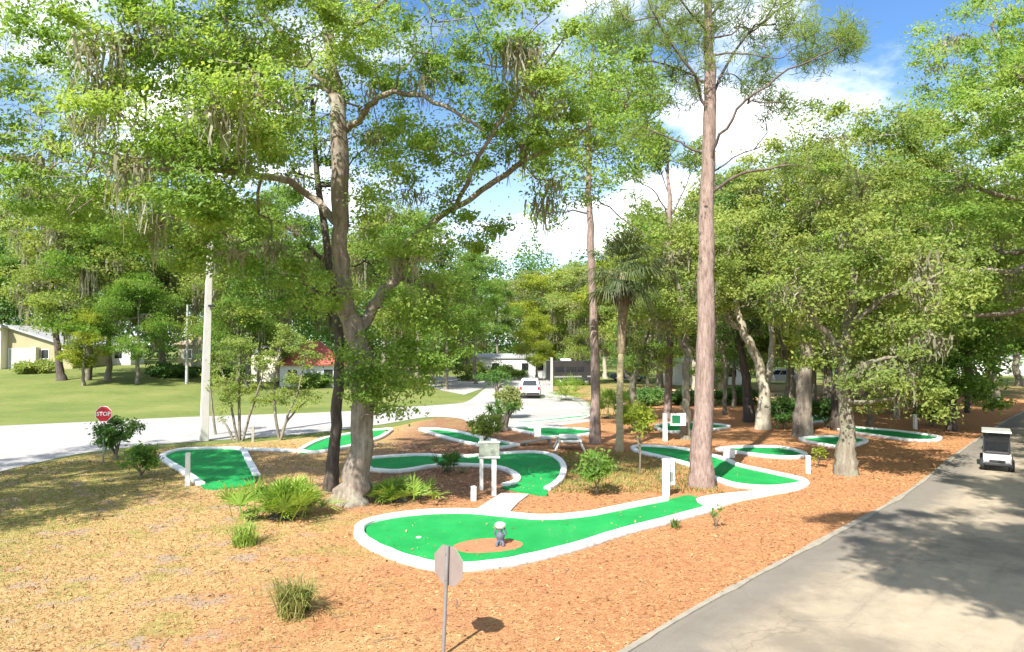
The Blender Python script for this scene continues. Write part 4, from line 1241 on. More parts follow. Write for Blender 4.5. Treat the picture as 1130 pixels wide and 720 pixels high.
# --- big forked oak
rs = np.random.default_rng(3)
bo = G(387, 555); Y = bo[1]
sk = Skel()
sk.path([(bo[0], bo[1], -0.05, 0.50)] + pxpath([(392, 535, Y, 0.41), (398, 490, Y, 0.34), (401, 440, Y, 0.33), (398, 390, Y, 0.345), (386, 345, Y, 0.285), (377, 300, Y, 0.26), (376, 250, Y - .2, 0.235),
         (375, 185, Y - .3, 0.27), (372, 130, Y - .3, 0.25), (368, 90, Y, 0.2), (362, 30, Y, 0.15), (372, -40, Y, 0.11), (380, -110, Y, 0.06)]), wob=0.04, rs=rs)
br = [
 [(395, 375, Y, 0.27), (412, 340, Y + .3, 0.25), (436, 305, Y + .5, 0.24), (452, 268, Y + .8, 0.20), (500, 232, Y + 1, 0.14), (540, 205, Y + 1, 0.14), (580, 178, Y + .6, 0.12), (640, 148, Y, 0.09), (690, 112, Y - .5, 0.05)],
 [(372, 125, Y, 0.20), (358, 95, Y - .3, 0.19), (335, 70, Y - .6, 0.17), (315, 42, Y - 1, 0.14), (288, 8, Y - 1.4, 0.11), (255, -50, Y - 2, 0.07)],
 [(335, 70, Y - .6, 0.12), (280, 62, Y - 3, 0.12), (235, 55, Y - 4.4, 0.10), (180, 45, Y - 5, 0.075), (130, 40, Y - 5, 0.045)],
 [(378, 150, Y, 0.17), (398, 128, Y - .6, 0.15), (418, 108, Y - 1.2, 0.13), (455, 104, Y - 1.8, 0.11), (500, 122, Y - 2.2, 0.08), (535, 145, Y - 2.5, 0.05)],
 [(366, 60, Y, 0.14), (400, 20, Y - .5, 0.12), (450, -15, Y - 1, 0.10), (520, -40, Y - 1.4, 0.07), (590, -40, Y - 2, 0.05)],
 [(376, 250, Y, 0.20), (340, 215, Y + .4, 0.16), (300, 195, Y - 1.2, 0.15), (250, 188, Y - 3, 0.125), (190, 188, Y - 4.6, 0.095), (130, 182, Y - 5.2, 0.06)],
 [(500, 235, Y + 1, 0.12), (520, 190, Y - .5, 0.10), (560, 120, Y - 1.6, 0.08), (610, 60, Y - 2.5, 0.05)],
 [(436, 305, Y + .5, 0.11), (455, 310, Y + 1.5, 0.09), (480, 300, Y + 2.2, 0.06)],
 [(362, 20, Y, 0.13), (330, -50, Y - 2.5, 0.11), (290, -100, Y - 5, 0.09), (240, -130, Y - 6.5, 0.05)],
 [(364, 0, Y, 0.12), (400, -60, Y - 2.5, 0.10), (430, -90, Y - 5, 0.05)],
 [(250, 188, Y - 3, 0.10), (275, 150, Y - 4.6, 0.08), (300, 100, Y - 5.4, 0.05)],
 [(190, 188, Y - 4.6, 0.08), (150, 145, Y - 4.8, 0.06), (110, 95, Y - 4.6, 0.04)],
]
for b in br: sk.path(pxpath([(x, y, Yq, r * .68) for x, y, Yq, r in b]), wob=0.06, rs=rs)
T = lobes_px([
 (330, 25, Y - 4, 95, 60, 2.4, 64), (215, 40, Y - 5.2, 90, 55, 2.4, 66), (120, 60, Y - 4.6, 80, 60, 2.4, 64), (175, 165, Y - 4.6, 105, 60, 2.4, 90), (290, 120, Y - 5.6, 62, 62, 2, 64), (215, 115, Y - 2, 70, 50, 2, 46), (255, 170, Y - 2, 50, 40, 1.8, 30), (235, 215, Y - 5, 60, 40, 1.8, 40), (60, 150, Y - 3, 75, 80, 2.2, 50),
 (445, 45, Y - 1, 95, 65, 3, 80), (555, 70, Y - 1.2, 95, 70, 3, 90), (630, 130, Y - .5, 80, 65, 2.5, 65), (480, 165, Y - .5, 75, 50, 2.6, 50), (300, 150, Y, 60, 70, 2.5, 45),
 (265, 245, Y, 60, 45, 2, 38), (440, 225, Y + .5, 75, 38, 2.3, 36), (330, -110, Y, 170, 90, 4, 60), (480, -90, Y - .5, 160, 90, 4, 60), (200, -80, Y - 1, 120, 80, 3, 34),
 (610, 205, Y, 50, 30, 2, 12), (690, 105, Y - .5, 55, 45, 2, 30), (25, 60, Y - 2.5, 70, 70, 2.2, 60), (10, 170, Y - 2.5, 60, 60, 2.2, 46), (95, 225, Y - 1.5, 70, 45, 2, 46), (185, 255, Y - .5, 55, 45, 2, 34),
 (190, -160, Y - 7, 110, 50, 2.2, 34), (330, -170, Y - 7, 120, 50, 2.4, 40), (450, -140, Y - 6, 100, 50, 2.2, 30), (238, 275, Y - .3, 42, 40, 1.6, 34),
 (390, 110, Y + 1, 70, 60, 2, 40), (560, 140, Y + 1, 60, 45, 2, 36), (400, 30, Y + 1.5, 90, 50, 2, 44), (270, 70, Y + 1.5, 80, 50, 2, 40),
 (400, 395, Y - .5, 26, 34, 0.8, 16), (462, 330, Y + 1.2, 55, 45, 2, 40), (455, 395, Y + .5, 38, 40, 1.2, 30), (405, 455, Y - .4, 22, 24, 0.6, 6), (470, 270, Y - .3, 45, 32, 1.4, 26), (500, 345, Y + 1, 40, 50, 1.4, 30), (440, 345, Y - .4, 32, 28, .8, 14), (520, 255, Y + .5, 35, 30, 1.5, 16), (405, 415, Y - .7, 30, 26, .6, 16), (372, 330, Y - .5, 22, 26, .6, 8), (430, 440, Y + .1, 30, 26, .9, 16), (345, 305, Y - .2, 34, 26, 1, 14)], rs)
make_tree('oak_tree', 'great oak with a flared pale trunk forking into mossy limbs', 'tree', sk, T, rs, 'oak', 'oak', seg=0.55, per=58, L=0.118, clump=0.26, moss=150, sides=16, flare=0.42, rt=0.011, mosslen=(0.5, 1.7))

# --- slender dark tree beside it
rs = np.random.default_rng(4)
b2 = G(366, 541); Y = b2[1]
sk = Skel()
sk.path([(b2[0], b2[1], -0.05, 0.25)] + pxpath([(368, 500, Y, 0.19), (372, 440, Y, 0.18), (374, 390, Y + .2, 0.16), (372, 340, Y + .6, 0.15), (360, 270, Y + 1.2, 0.13), (350, 190, Y + 1.5, 0.1), (345, 110, Y + 1.6, 0.06)]), wob=0.03, rs=rs)
sk.path(pxpath([(366, 300, Y + 1, 0.09), (330, 260, Y + 1.5, 0.07), (290, 235, Y + 2, 0.04)]), wob=0.05, rs=rs)
T = lobes_px([(300, 110, Y + 2, 50, 60, 2, 46), (350, 170, Y + 2, 60, 60, 2, 40), (300, 280, Y + 2, 60, 50, 2, 60), (325, 318, Y + 1.6, 60, 44, 1.8, 56), (420, 170, Y + 2.2, 50, 55, 2, 26), (420, 290, Y + 2.2, 40, 40, 1.5, 24)], rs)
make_tree('broadleaf_tree', 'slender tree with a dark leaning trunk pressed against the great oak', 'tree', sk, T, rs, 'dark', 'bright', seg=0.55, per=50, L=0.13, clump=0.28, sides=10, flare=0.35, moss=24)

# --- tall pine on the right
def pine(label, base_px, path, limbs, tufts, rs, per=34, leaf='pine', L=0.26, bark='pine', name='pine_tree', rt=0.012, clump=0.12, asp=0.10, seg=0.5, flare=0.35, flat=1.0):
    b = G(*base_px); Y = b[1]
    sk = Skel()
    sk.path([(b[0], b[1], -0.05, path[0][2])] + pxpath([(x, y, Y, r) for x, y, r in path]), wob=0.025, rs=rs)
    for lb in limbs: sk.path(pxpath([(x, y, Y + d, r * .62) for x, y, d, r in lb]), wob=0.09, rs=rs)
    T = lobes_px([(x, y, Y + d, rx, ry, rd, n) for x, y, d, rx, ry, rd, n in tufts], rs)
    return make_tree(name, label, 'tree', sk, T, rs, bark, leaf, per=per, L=L, asp=asp, clump=clump, mode='tuft', sides=14, flare=flare, rt=rt, seg=seg, maxcnt=2, flat=flat)
rs = np.random.default_rng(5)
pine('tall straight pine with pinkish bark rising from the right green', (775, 537),
     [(775, 520, .36), (777, 450, .325), (779, 360, .30), (780, 280, .27), (781, 200, .235), (783, 130, .22), (783, 60, .17), (782, 0, .13), (784, -70, .08), (786, -140, .04)],
     [[(782, 215, 0, .10), (810, 195, -.5, .08), (850, 186, -1, .06), (890, 185, -1.4, .03)],
      [(782, 180, 0, .09), (795, 150, -.5, .085), (825, 112, -1.2, .07), (870, 80, -1.8, .05), (920, 55, -2.2, .03)],
      [(782, 170, 0, .08), (750, 158, .5, .06), (715, 142, 1, .04)],
      [(783, 130, 0, .09), (765, 85, -.6, .08), (735, 40, -1, .06), (715, 0, -1.4, .04)],
      [(783, 120, 0, .09), (800, 75, .6, .08), (835, 30, 1.2, .06), (875, 0, 1.6, .04)],
      [(781, 200, 0, .06), (800, 180, .9, .05), (845, 160, 1.6, .03)],
      [(783, 95, 0, .07), (745, 75, .6, .06), (700, 65, 1.2, .04), (668, 40, 1.6, .02)],
      [(783, 60, 0, .07), (820, 60, -.8, .05), (860, 65, -1.5, .03)],
      [(783, 40, 0, .07), (755, 5, -.8, .05), (720, -30, -1.5, .03)],
      [(783, 20, 0, .07), (810, -15, .8, .05), (850, -50, 1.5, .03)]],
     [(700, 40, 0, 55, 45, 1.8, 60), (745, 20, 0, 50, 40, 2, 56), (790, 10, 0, 45, 40, 2, 46), (850, 20, 0, 50, 35, 2, 58), (905, 50, -1, 50, 38, 1.5, 64), (935, 40, -2, 26, 30, 1, 26),
      (830, 85, 0, 40, 30, 1.8, 34), (735, 100, .5, 45, 26, 1.4, 34), (860, 120, 0, 40, 24, 1.4, 22), (790, -70, 0, 110, 60, 3, 90), (700, 150, 1, 28, 18, 1, 12), (870, 185, -1, 30, 10, .8, 10), (760, 60, 0, 50, 40, 2, 34), (670, 30, 1, 30, 30, 1, 26)], rs, per=30, L=0.25, clump=0.13)

# --- second pine
rs = np.random.default_rng(6)
pine('bare-stemmed pine left of the palm trunk with a light green top', (657, 490),
     [(657, 470, .25), (657, 400, .21), (654, 320, .19), (651, 250, .165), (649, 200, .14), (650, 150, .13), (652, 90, .09), (655, 40, .05)],
     [[(650, 235, 0, .08), (625, 232, -.6, .06), (592, 238, -1, .04)],
      [(650, 215, 0, .08), (680, 235, -.6, .06), (712, 262, -1, .04)],
      [(650, 190, 0, .08), (630, 170, .6, .06), (600, 160, 1.2, .04)],
      [(650, 170, 0, .08), (675, 150, .6, .06), (705, 130, 1.2, .04)],
      [(651, 130, 0, .07), (625, 105, -.6, .05), (605, 90, -1, .03)],
      [(651, 120, 0, .07), (690, 90, -.6, .05), (715, 75, -1, .03)]],
     [(640, 120, 0, 70, 50, 3, 90), (690, 105, 0, 50, 40, 3, 70), (610, 180, 0, 40, 40, 2, 44), (690, 165, 0, 45, 30, 2, 44), (655, 60, 0, 50, 40, 2.5, 50), (600, 235, 0, 22, 14, 1, 12), (705, 255, 0, 22, 14, 1, 10), (655, 200, 0, 30, 20, 2, 20)],
     rs, per=22, L=0.24, leaf='oak', clump=0.34, asp=0.36, seg=0.7)

# --- thin bare-topped pine behind
rs = np.random.default_rng(8)
pine('thin far pine with forked bare branches against blue sky', (737, 464),
     [(737, 450, .24), (739, 380, .21), (740, 310, .19), (739, 250, .16), (738, 215, .13), (737, 180, .08), (738, 150, .05)],
     [[(739, 245, 0, .09), (725, 215, -.5, .07), (705, 200, -1, .05), (690, 196, -1.4, .03)],
      [(739, 240, 0, .09), (755, 210, .5, .07), (765, 185, 1, .05), (772, 165, 1.4, .03)],
      [(738, 215, 0, .07), (726, 180, .6, .05), (720, 150, 1, .03)],
      [(738, 260, 0, .06), (760, 250, -.6, .05), (775, 240, -1, .03)],
      [(739, 275, 0, .06), (715, 262, .6, .05), (698, 262, 1, .03)]],
     [(735, 165, 0, 30, 24, 2, 36), (700, 195, 0, 20, 14, 1.5, 16), (770, 170, 0, 18, 18, 1.5, 18), (720, 150, 0, 20, 14, 1.5, 14), (710, 240, 0, 22, 30, 1.5, 24)],
     rs, per=24, L=0.4, clump=0.22, asp=0.22, seg=0.8)

# ------------------------------------------------------------------ palms
def fan_geo(p, d, rs, size=0.9, n=16, wid=0.05, stalk=0.7, spread=2.3, droop=0.25, acc=None):
    """one fan leaf: a stalk and n narrow blades"""
    d = d / np.linalg.norm(d)
    side = np.cross(d, np.array([0, 0, 1.0])); side = side / (np.linalg.norm(side) + 1e-6)
    nor = np.cross(side, d)
    hub = p + d * stalk + np.array([0, 0, -0.12 * stalk])
    V, Q, o = acc
    a = side * 0.014
    o0 = len(V)
    V += [p - a, p + a, hub + a, hub - a]; Q.append((o0, o0 + 1, o0 + 2, o0 + 3))
    for k in range(n):
        th = (k / (n - 1) - 0.5) * spread + rs.normal() * 0.04
        bd = d * math.cos(th) + side * math.sin(th) + nor * rs.normal() * 0.08
        L = size * (0.72 + 0.28 * math.cos(th)) * rs.uniform(0.9, 1.08)
        w = np.cross(bd, nor); w = w / (np.linalg.norm(w) + 1e-6) * wid * 0.5
        m1 = hub + bd * L * 0.55 + nor * 0.02
        tip = hub + bd * L + np.array([0, 0, -droop * L])
        o0 = len(V)
        V += [hub - w * 0.5, hub + w * 0.5, m1 + w, m1 - w, tip + w * 0.1, tip - w * 0.1]
        Q.append((o0, o0 + 1, o0 + 2, o0 + 3)); Q.append((o0 + 3, o0 + 2, o0 + 4, o0 + 5))

def fans(part, centre, parent, rs, count, mat, size, stalk, elev, wid=0.05, n=16, droop=0.25, jit=0.05, spread=2.3):
    V, Q = [], []
    for _ in range(count):
        az = rs.uniform(0, 2 * math.pi); el = rs.uniform(*elev)
        d = np.array([math.cos(az) * math.cos(el), math.sin(az) * math.cos(el), math.sin(el)])
        fan_geo(np.asarray(centre) + rs.normal(size=3) * jit * np.array([1, 1, 0.3]), d, rs, size * rs.uniform(0.8, 1.15), n, wid, stalk * rs.uniform(0.7, 1.2), spread, droop, (V, Q, 0))
    return np_part(part, np.array(V), np.array(Q), LM[mat], parent)

rs = np.random.default_rng(21)
b = G(684, 498); Yp = b[1]
pt = At(686, 300, Yp)
t = thing('palm_tree', 'cabbage palm with a smooth pale trunk and dark fan fronds', 'tree', b)
sk = Skel(); sk.path([(b[0], b[1], -0.03, 0.17)] + pxpath([(684, 450, Yp, .15), (685, 400, Yp, .145), (686, 375, Yp, .15), (687, 350, Yp, .155), (687, 300, Yp, .155)]), wob=0.015, rs=rs); sk.finish()
V, Q = sk.mesh(14, 0, 0.25); np_part('trunk', V, Q, BK['palm'], t, True)
fans('crown', pt, t, rs, 54, 'palm', 1.0, 1.35, (-0.75, 1.35), 0.06, 18, 0.45)
fans('dead_fronds', pt - np.array([0, 0, .15]), t, rs, 16, 'deadpalm', 0.75, 0.8, (-1.3, -0.6), 0.06, 14, 0.3)
MB().tube([At(685, 390, Yp), At(686, 375, Yp), At(687, 345, Yp), At(687, 315, Yp)], [0.165, 0.19, 0.21, 0.2], 12).build('boots', solid('palm_boots', (0.22, 0.165, 0.105), 0.9, var=0.35, scale=6, bmp=0.6), t)

def palmetto(px, py, label, count, size, mat='palmetto', stalk=0.45, width=0.25, name='palmetto', elev=(0.25, 1.45)):
    b = G(px, py); t = thing(name, label, 'palmetto', b)
    rs = np.random.default_rng(int(px * 7 + py))
    V, Q = [], []
    for _ in range(count):
        az = rs.uniform(0, 2 * math.pi); el = rs.uniform(*elev)
        d = np.array([math.cos(az) * math.cos(el), math.sin(az) * math.cos(el), math.sin(el)])
        c = b + np.array([rs.normal() * width, rs.normal() * width * 0.6, 0.05])
        fan_geo(c, d, rs, size * rs.uniform(0.7, 1.15), 17, 0.042, stalk * rs.uniform(0.5, 1.4), 2.5, 0.12, (V, Q, 0))
    np_part('fronds', np.array(V), np.array(Q), LM[mat], t)
    MB().lathe((b[0], b[1], 0), [(0.14 + width * 0.5, -0.02), (0.1 + width * 0.4, 0.08), (0.04, 0.16)], 10).build('base', BK['dark'], t)
    return t
palmetto(312, 571, 'large bright palmetto clump left of the great oak', 70, 0.72, width=0.62, stalk=0.6, elev=(0.35, 1.5))
palmetto(441, 553, 'smaller bright palmetto spread right of the great oak trunk', 44, 0.58, width=0.42, stalk=0.4, elev=(0.3, 1.5))
palmetto(494, 521, 'dark little fan palm growing through the shaded fairway kerb', 16, 0.42, 'dark', width=0.1)
palmetto(625, 442, 'pale green palmetto clump beside the second pine', 30, 1.3, 'palmetto', width=1.0, stalk=1.5)
palmetto(672, 462, 'tall green palmetto between the pine and the palm', 34, 1.0, 'bright', width=0.6, stalk=1.4)

# multi-headed dark yucca behind the sign
def yucca(px, py, heads, label, Ls=0.42):
    b = G(px, py); Y = b[1]; t = thing('yucca', label, 'yucca', b)
    rs = np.random.default_rng(int(px)); mb = MB(); V, Q = [], []
    for hx, hy in heads:
        p = At(hx, hy, Y + rs.normal() * 0.3)
        mb.tube([b + np.array([rs.normal() * .12, rs.normal() * .1, -.02]), (b + p) / 2 + np.array([rs.normal() * .08, 0, .1]), p], [.13, .10, .09], 8)
        for _ in range(70):
            d = unit(rs.normal(size=3) + np.array([0, 0, .35])); L = Ls * rs.uniform(.8, 1.3)
            w = unit(np.cross(d, rs.normal(size=3))) * .028; o0 = len(V)
            V += [p - w, p + w, p + d * L * .6 + w * .8, p + d * L * .6 - w * .8, p + d * L + np.array([0, 0, -.08])]
            Q += [(o0, o0 + 1, o0 + 2, o0 + 3)]; V += [p + d * L + np.array([0, 0, -.08]) + w * .05]; Q += [(o0 + 3, o0 + 2, o0 + 4, o0 + 5)]
    mb.build('stem', BK['dark'], t)
    np_part('leaf_rosette', np.array(V), np.array(Q), LM['dark'], t)
yucca(556, 476, [(541, 452), (549, 447), (552, 456), (562, 450), (568, 449), (546, 462)], 'dark many-headed yucca standing behind the board sign')

# ------------------------------------------------------------------ shrubs and little trees
def shrub(px, py, w, h, label, leaf='bright', L=0.09, n=60, per=40, name='shrub', cat='shrub', stems=5, bark='mid', group=None, lift=0.25, clump=0.1, asp=0.55, flat=0.8, trunk_h=None, up=0.5):
    b = G(px, py); rs = np.random.default_rng(int(px * 13 + py * 7))
    sc = b[1] / F; W = w * sc / 2; Hh = h * sc
    sk = Skel(8000)
    th = trunk_h if trunk_h is not None else Hh * 0.22
    r0 = max(0.02, W * 0.06)
    sk.path([(b[0], b[1], b[2] - 0.03, r0), (b[0] + rs.normal() * .03, b[1], b[2] + th * 0.5, r0 * .9), (b[0], b[1], b[2] + th, r0 * .8)], wob=0)
    for _ in range(stems):
        a = rs.uniform(0, 6.28); e = np.array([math.cos(a) * W * .55, math.sin(a) * W * .45, Hh * rs.uniform(.5, .8)])
        sk.path([(b[0], b[1], b[2] + th * .6, r0 * .7), (b[0] + e[0] * .5, b[1] + e[1] * .5, b[2] + th + (e[2] - th) * .4, r0 * .5), (b[0] + e[0], b[1] + e[1], b[2] + e[2], r0 * .3)], wob=0.02, rs=rs)
    c = b + np.array([0, 0, Hh * (lift + (1 - lift) / 2)])
    T = lobe_pts(c, (W * .92, W * .85, Hh * (1 - lift) / 2), n, rs, 0.3)
    return make_tree(name, label, cat, sk, T, rs, bark, leaf, group=group, seg=max(0.12, W * .25), per=per, L=L, clump=clump, rt=0.004, sides=8, flare=0.2, asp=asp, flat=flat, up=up)
shrub(128, 508, 56, 46, 'round dark green shrub with open stems under the red stop sign', 'dark', 0.13, 60, 44, clump=0.14, lift=0.35)
shrub(156, 528, 46, 34, 'low dense green shrub beside the left green kerb', 'bright', 0.12, 50, 44, clump=0.12, lift=0.3)
shrub(658, 546, 42, 46, 'leafy bright green sapling in the grass patch', 'bright', 0.13, 34, 26, clump=0.14, stems=4, trunk_h=0.4, lift=0.3)
shrub(706, 524, 40, 72, 'thin-stemmed sapling with a high yellow green tuft of leaves', 'yellow', 0.13, 26, 24, clump=0.16, stems=2, trunk_h=1.5, lift=0.62, name='sapling', cat='sapling')
shrub(790, 584, 22, 26, 'small light green weed at the near edge of the front green', 'bright', 0.09, 16, 16, clump=0.05, stems=5, lift=0.15, name='weed_plant', cat='plant')
shrub(534, 492, 44, 34, 'yellow green bush in front of the dark yucca', 'olive', 0.13, 50, 40, clump=0.13)
shrub(562, 462, 26, 34, 'pale beige round shrub at the edge of the parking area', 'pale', 0.18, 60, 40, clump=0.2, lift=0.2)
shrub(548, 447, 40, 36, 'small flat-topped dark tree on the grass median', 'dark', 0.2, 26, 26, clump=0.2, lift=0.6, trunk_h=1.6, name='ornamental_tree', cat='tree')
shrub(903, 516, 20, 22, 'yellow leaved bush beside the cream post', 'yellow', 0.11, 24, 26, clump=0.08)
shrub(1030, 470, 46, 34, 'green undergrowth bush between the far right trunks', 'bright', 0.18, 46, 36, clump=0.2)
shrub(865, 474, 38, 34, 'dark leafy bush between the two grey oaks', 'dark', 0.18, 44, 40, clump=0.2)
shrub(912, 472, 40, 30, 'dark glossy bush behind the flared trunk', 'dark', 0.18, 44, 40, clump=0.2)
shrub(700, 476, 44, 30, 'low lime green bush right of the palm trunk base', 'yellow', 0.16, 44, 36, clump=0.16)
for px, py, w, lab in ((712, 447, 60, 'clipped dark hedge segment left of the thin far pine'), (760, 447, 52, 'clipped dark hedge segment behind the tall pine'), (812, 446, 60, 'clipped dark hedge segment in front of the white camper')):
    shrub(px, py, w, 17, lab, 'dark', 0.2, 80, 46, clump=0.22, name='hedge', cat='hedge', lift=0.05)
shrub(556, 418, 50, 14, 'scruffy green hedge before the long mobile home', 'bright', 0.28, 70, 34, clump=0.34, name='hedge', cat='hedge', lift=0.05)
shrub(520, 420, 44, 20, 'tall loose bush at the left end of the long mobile home', 'olive', 0.28, 70, 34, clump=0.34, name='hedge', cat='hedge', lift=0.05)
shrub(345, 428, 40, 14, 'loose hedge under the red roofed house', 'bright', 0.28, 70, 34, clump=0.34, name='hedge', cat='hedge', lift=0.05)
shrub(40, 412, 44, 12, 'low green hedge along the foot of the yellow building', 'olive', 0.28, 70, 34, clump=0.34, name='hedge', cat='hedge', lift=0.05)
shrub(252, 418, 40, 14, 'long low dark hedge before the beige house', 'dark', 0.3, 80, 40, clump=0.3, name='hedge', cat='hedge', lift=0.05)
shrub(190, 416, 60, 12, 'dark hedge line under the left lawn trees', 'dark', 0.3, 80, 40, clump=0.3, name='hedge', cat='hedge', lift=0.05)

def multistem(base_px, stems, label, lob, leaf='bright', bark='mid', L=0.11, per=22, r=0.07):
    b = G(*base_px); Y = b[1]; rs = np.random.default_rng(int(base_px[0]))
    sk = Skel(8000)
    first = True
    for st in stems:
        pts = pxpath([(x, y, Y + d, rr) for x, y, d, rr in st])
        p0 = (b[0] + (0 if first else rs.normal() * .12), b[1] + (0 if first else rs.normal() * .1), -0.03, r)
        sk.path([p0] + pts, wob=0.02, rs=rs); first = False
    T = lobes_px([(x, y, Y + d, rx, ry, rd, n) for x, y, d, rx, ry, rd, n in lob], rs)
    return make_tree('small_tree', label, 'tree', sk, T, rs, bark, leaf, seg=0.3, per=per, L=L, clump=0.16, rt=0.006, sides=8, flare=0.3)
multistem((262, 487), [[(256, 455, 0, .06), (248, 420, .2, .05), (240, 400, .3, .03)], [(264, 450, 0, .07), (264, 410, 0, .06), (266, 380, 0, .03)], [(275, 460, 0, .06), (285, 430, -.2, .05), (292, 405, -.3, .03)], [(250, 470, .1, .05), (243, 462, .2, .03)]],
          'multi-stemmed small tree with yellowish middle stem by the white road',
          [(240, 398, .3, 16, 14, .5, 18), (266, 385, 0, 22, 18, .6, 26), (292, 400, -.3, 16, 14, .5, 18), (255, 440, -.3, 16, 10, .5, 10), (288, 440, .2, 16, 10, .5, 10), (262, 425, 0, 26, 20, .7, 34), (246, 430, .2, 16, 14, .5, 14)], 'olive', 'mid', per=34)
multistem((308, 486), [[(303, 450, 0, .07), (304, 410, .2, .06), (312, 375, .3, .04)], [(318, 458, 0, .06), (330, 430, -.2, .05), (336, 395, -.3, .03)], [(314, 470, .1, .06), (325, 455, .2, .05), (342, 440, .3, .03)]],
          'crooked small tree with bare grey stems left of the twin oaks',
          [(310, 372, .3, 20, 16, .5, 20), (336, 390, -.3, 18, 16, .5, 18), (318, 425, 0, 24, 14, .6, 18), (343, 438, .3, 12, 8, .4, 8), (300, 440, 0, 12, 8, .4, 8), (322, 440, 0, 26, 16, .7, 28)], 'olive', 'mid', per=34)
multistem((238, 480), [[(234, 450, 0, .06), (232, 430, 0, .05), (230, 415, 0, .03)]], 'short leaning stem with sparse leaves right beside the utility pole',
          [(232, 408, 0, 14, 12, .5, 14), (245, 455, 0, 8, 8, .3, 6)], 'olive', 'mid', r=0.06)

# grass tufts
def tuft(px, py, w, h, label, mat='tuft', n=260, dry=None):
    b = G(px, py); rs = np.random.default_rng(int(px + py)); sc = b[1] / F; W = w * sc / 2; Hh = h * sc
    V, Q = [], []
    for _ in range(n):
        p = b + np.array([rs.normal() * W * .24, rs.normal() * W * .3, 0])
        a = rs.uniform(0, 6.28); lean = rs.uniform(.1, 1.0) ** .6 * 1.15
        d = np.array([math.cos(a), math.sin(a), 0]); L = Hh * rs.uniform(.45, 1.45)
        wv = np.array([-d[1], d[0], 0]) * .009
        m = p + d * L * .35 * lean + np.array([0, 0, L * .65]); tp = p + d * L * lean * .95 + np.array([0, 0, L * (1 - .45 * lean)])
        o0 = len(V); V += [p - wv, p + wv, m + wv * .9, m - wv * .9, tp + wv * .15, tp - wv * .15]
        Q += [(o0, o0 + 1, o0 + 2, o0 + 3), (o0 + 3, o0 + 2, o0 + 4, o0 + 5)]
    t = np_part('grass_tuft', np.array(V) - 0, np.array(Q), LM[mat])
    c = Vector(b)
    t.data.transform(Matrix.Translation(-c)); t.location = c
    return tag(t, label, 'grass tuft')
tuft(270, 602, 44, 26, 'small green grass tuft between the palmetto clump and the front green', 'palmetto', 210)
tuft(322, 680, 58, 40, 'yellow and green grass tuft nearest the lower edge of the mulch', 'tuftdry', 260)
tuft(332, 674, 40, 30, 'grey green dry tuft tucked right behind the yellow one', 'tuft', 160)
tuft(745, 583, 16, 12, 'tiny grass sprig against the front green kerb', 'tuft', 60)

# ------------------------------------------------------------------ mid-distance trees on the right
def mtree(label, base_px, path, limbs, lobs, leaf, bark, seed, per=46, L=0.18, clump=0.36, moss=0, flare=0.4, name='oak_tree', seg=0.8, rt=0.012, mosslen=(0.6, 1.8), updir=0.5):
    rs = np.random.default_rng(seed); b = G(*base_px); Y = b[1]
    sk = Skel()
    sk.path([(b[0], b[1], -0.05, path[0][2] * 1.05)] + pxpath([(q[0], q[1], Y + (q[3] if len(q) > 3 else 0), q[2]) for q in path]), wob=0.04, rs=rs)
    for lb in limbs: sk.path(pxpath([(x, y, Y + d, r) for x, y, d, r in lb]), wob=0.07, rs=rs)
    T = lobes_px([(x, y, Y + d, rx, ry, rd, n) for x, y, d, rx, ry, rd, n in lobs], rs)
    return make_tree(name, label, 'tree', sk, T, rs, bark, leaf, seg=seg, per=per, L=L, clump=clump, moss=moss, flare=flare, sides=12, rt=rt, mosslen=mosslen, mossw=0.05, updir=updir)

mtree('oak by the lane with a pale flared foot and spreading low branches', (934, 524), [(935, 505, .33), (936, 480, .27), (934, 450, .26), (932, 420, .25), (934, 380, .23), (938, 345, .2), (945, 300, .15), (950, 250, .1), (950, 205, .05)],
      [[(934, 395, 0, .14), (915, 370, -.4, .12), (890, 340, -.8, .09), (868, 318, -1, .05)], [(936, 360, 0, .15), (960, 340, -.6, .12), (1000, 318, -1.4, .09), (1040, 300, -2, .05)], [(934, 420, 0, .12), (960, 400, -.8, .1), (985, 395, -1.4, .06)],
       [(940, 340, 0, .12), (925, 310, .8, .1), (900, 270, 1.4, .06)], [(932, 440, 0, .1), (955, 445, -1, .08), (985, 440, -1.6, .05)]],
      [(978, 425, -1.2, 40, 36, 1.5, 40), (1000, 370, -1.2, 55, 45, 2, 44), (940, 290, -.5, 70, 55, 2.6, 80), (885, 320, -.5, 50, 40, 2, 44), (1030, 310, -1.5, 50, 50, 2, 54), (950, 220, 0, 55, 50, 2.2, 60), (910, 380, .5, 40, 34, 1.6, 26), (1010, 440, -1, 30, 26, 1.2, 20), (985, 160, .5, 50, 45, 2.2, 44)],
      'olive', 'mid', 31, moss=70, L=0.14, per=50, clump=0.32)
mtree('grey oak with a thick mossy trunk right of the twisted pale oak', (886, 482), [(886, 460, .42), (888, 420, .36), (890, 380, .34), (892, 340, .32), (893, 300, .26), (895, 250, .18), (897, 190, .09)],
      [[(890, 370, 0, .17), (870, 340, -.5, .13), (845, 310, -1, .08)], [(892, 330, 0, .18), (915, 300, .5, .14), (940, 270, 1, .08)], [(893, 300, 0, .15), (880, 250, .8, .12), (860, 200, 1.2, .06)]],
      [(890, 200, 0, 60, 55, 3.5, 70), (850, 270, 0, 55, 55, 3, 60), (925, 260, 0, 55, 50, 3, 56), (885, 320, 0, 55, 40, 3, 40), (905, 150, 0, 45, 40, 3, 44)],
      'olive', 'oak', 32, moss=60, L=0.18, clump=0.42)
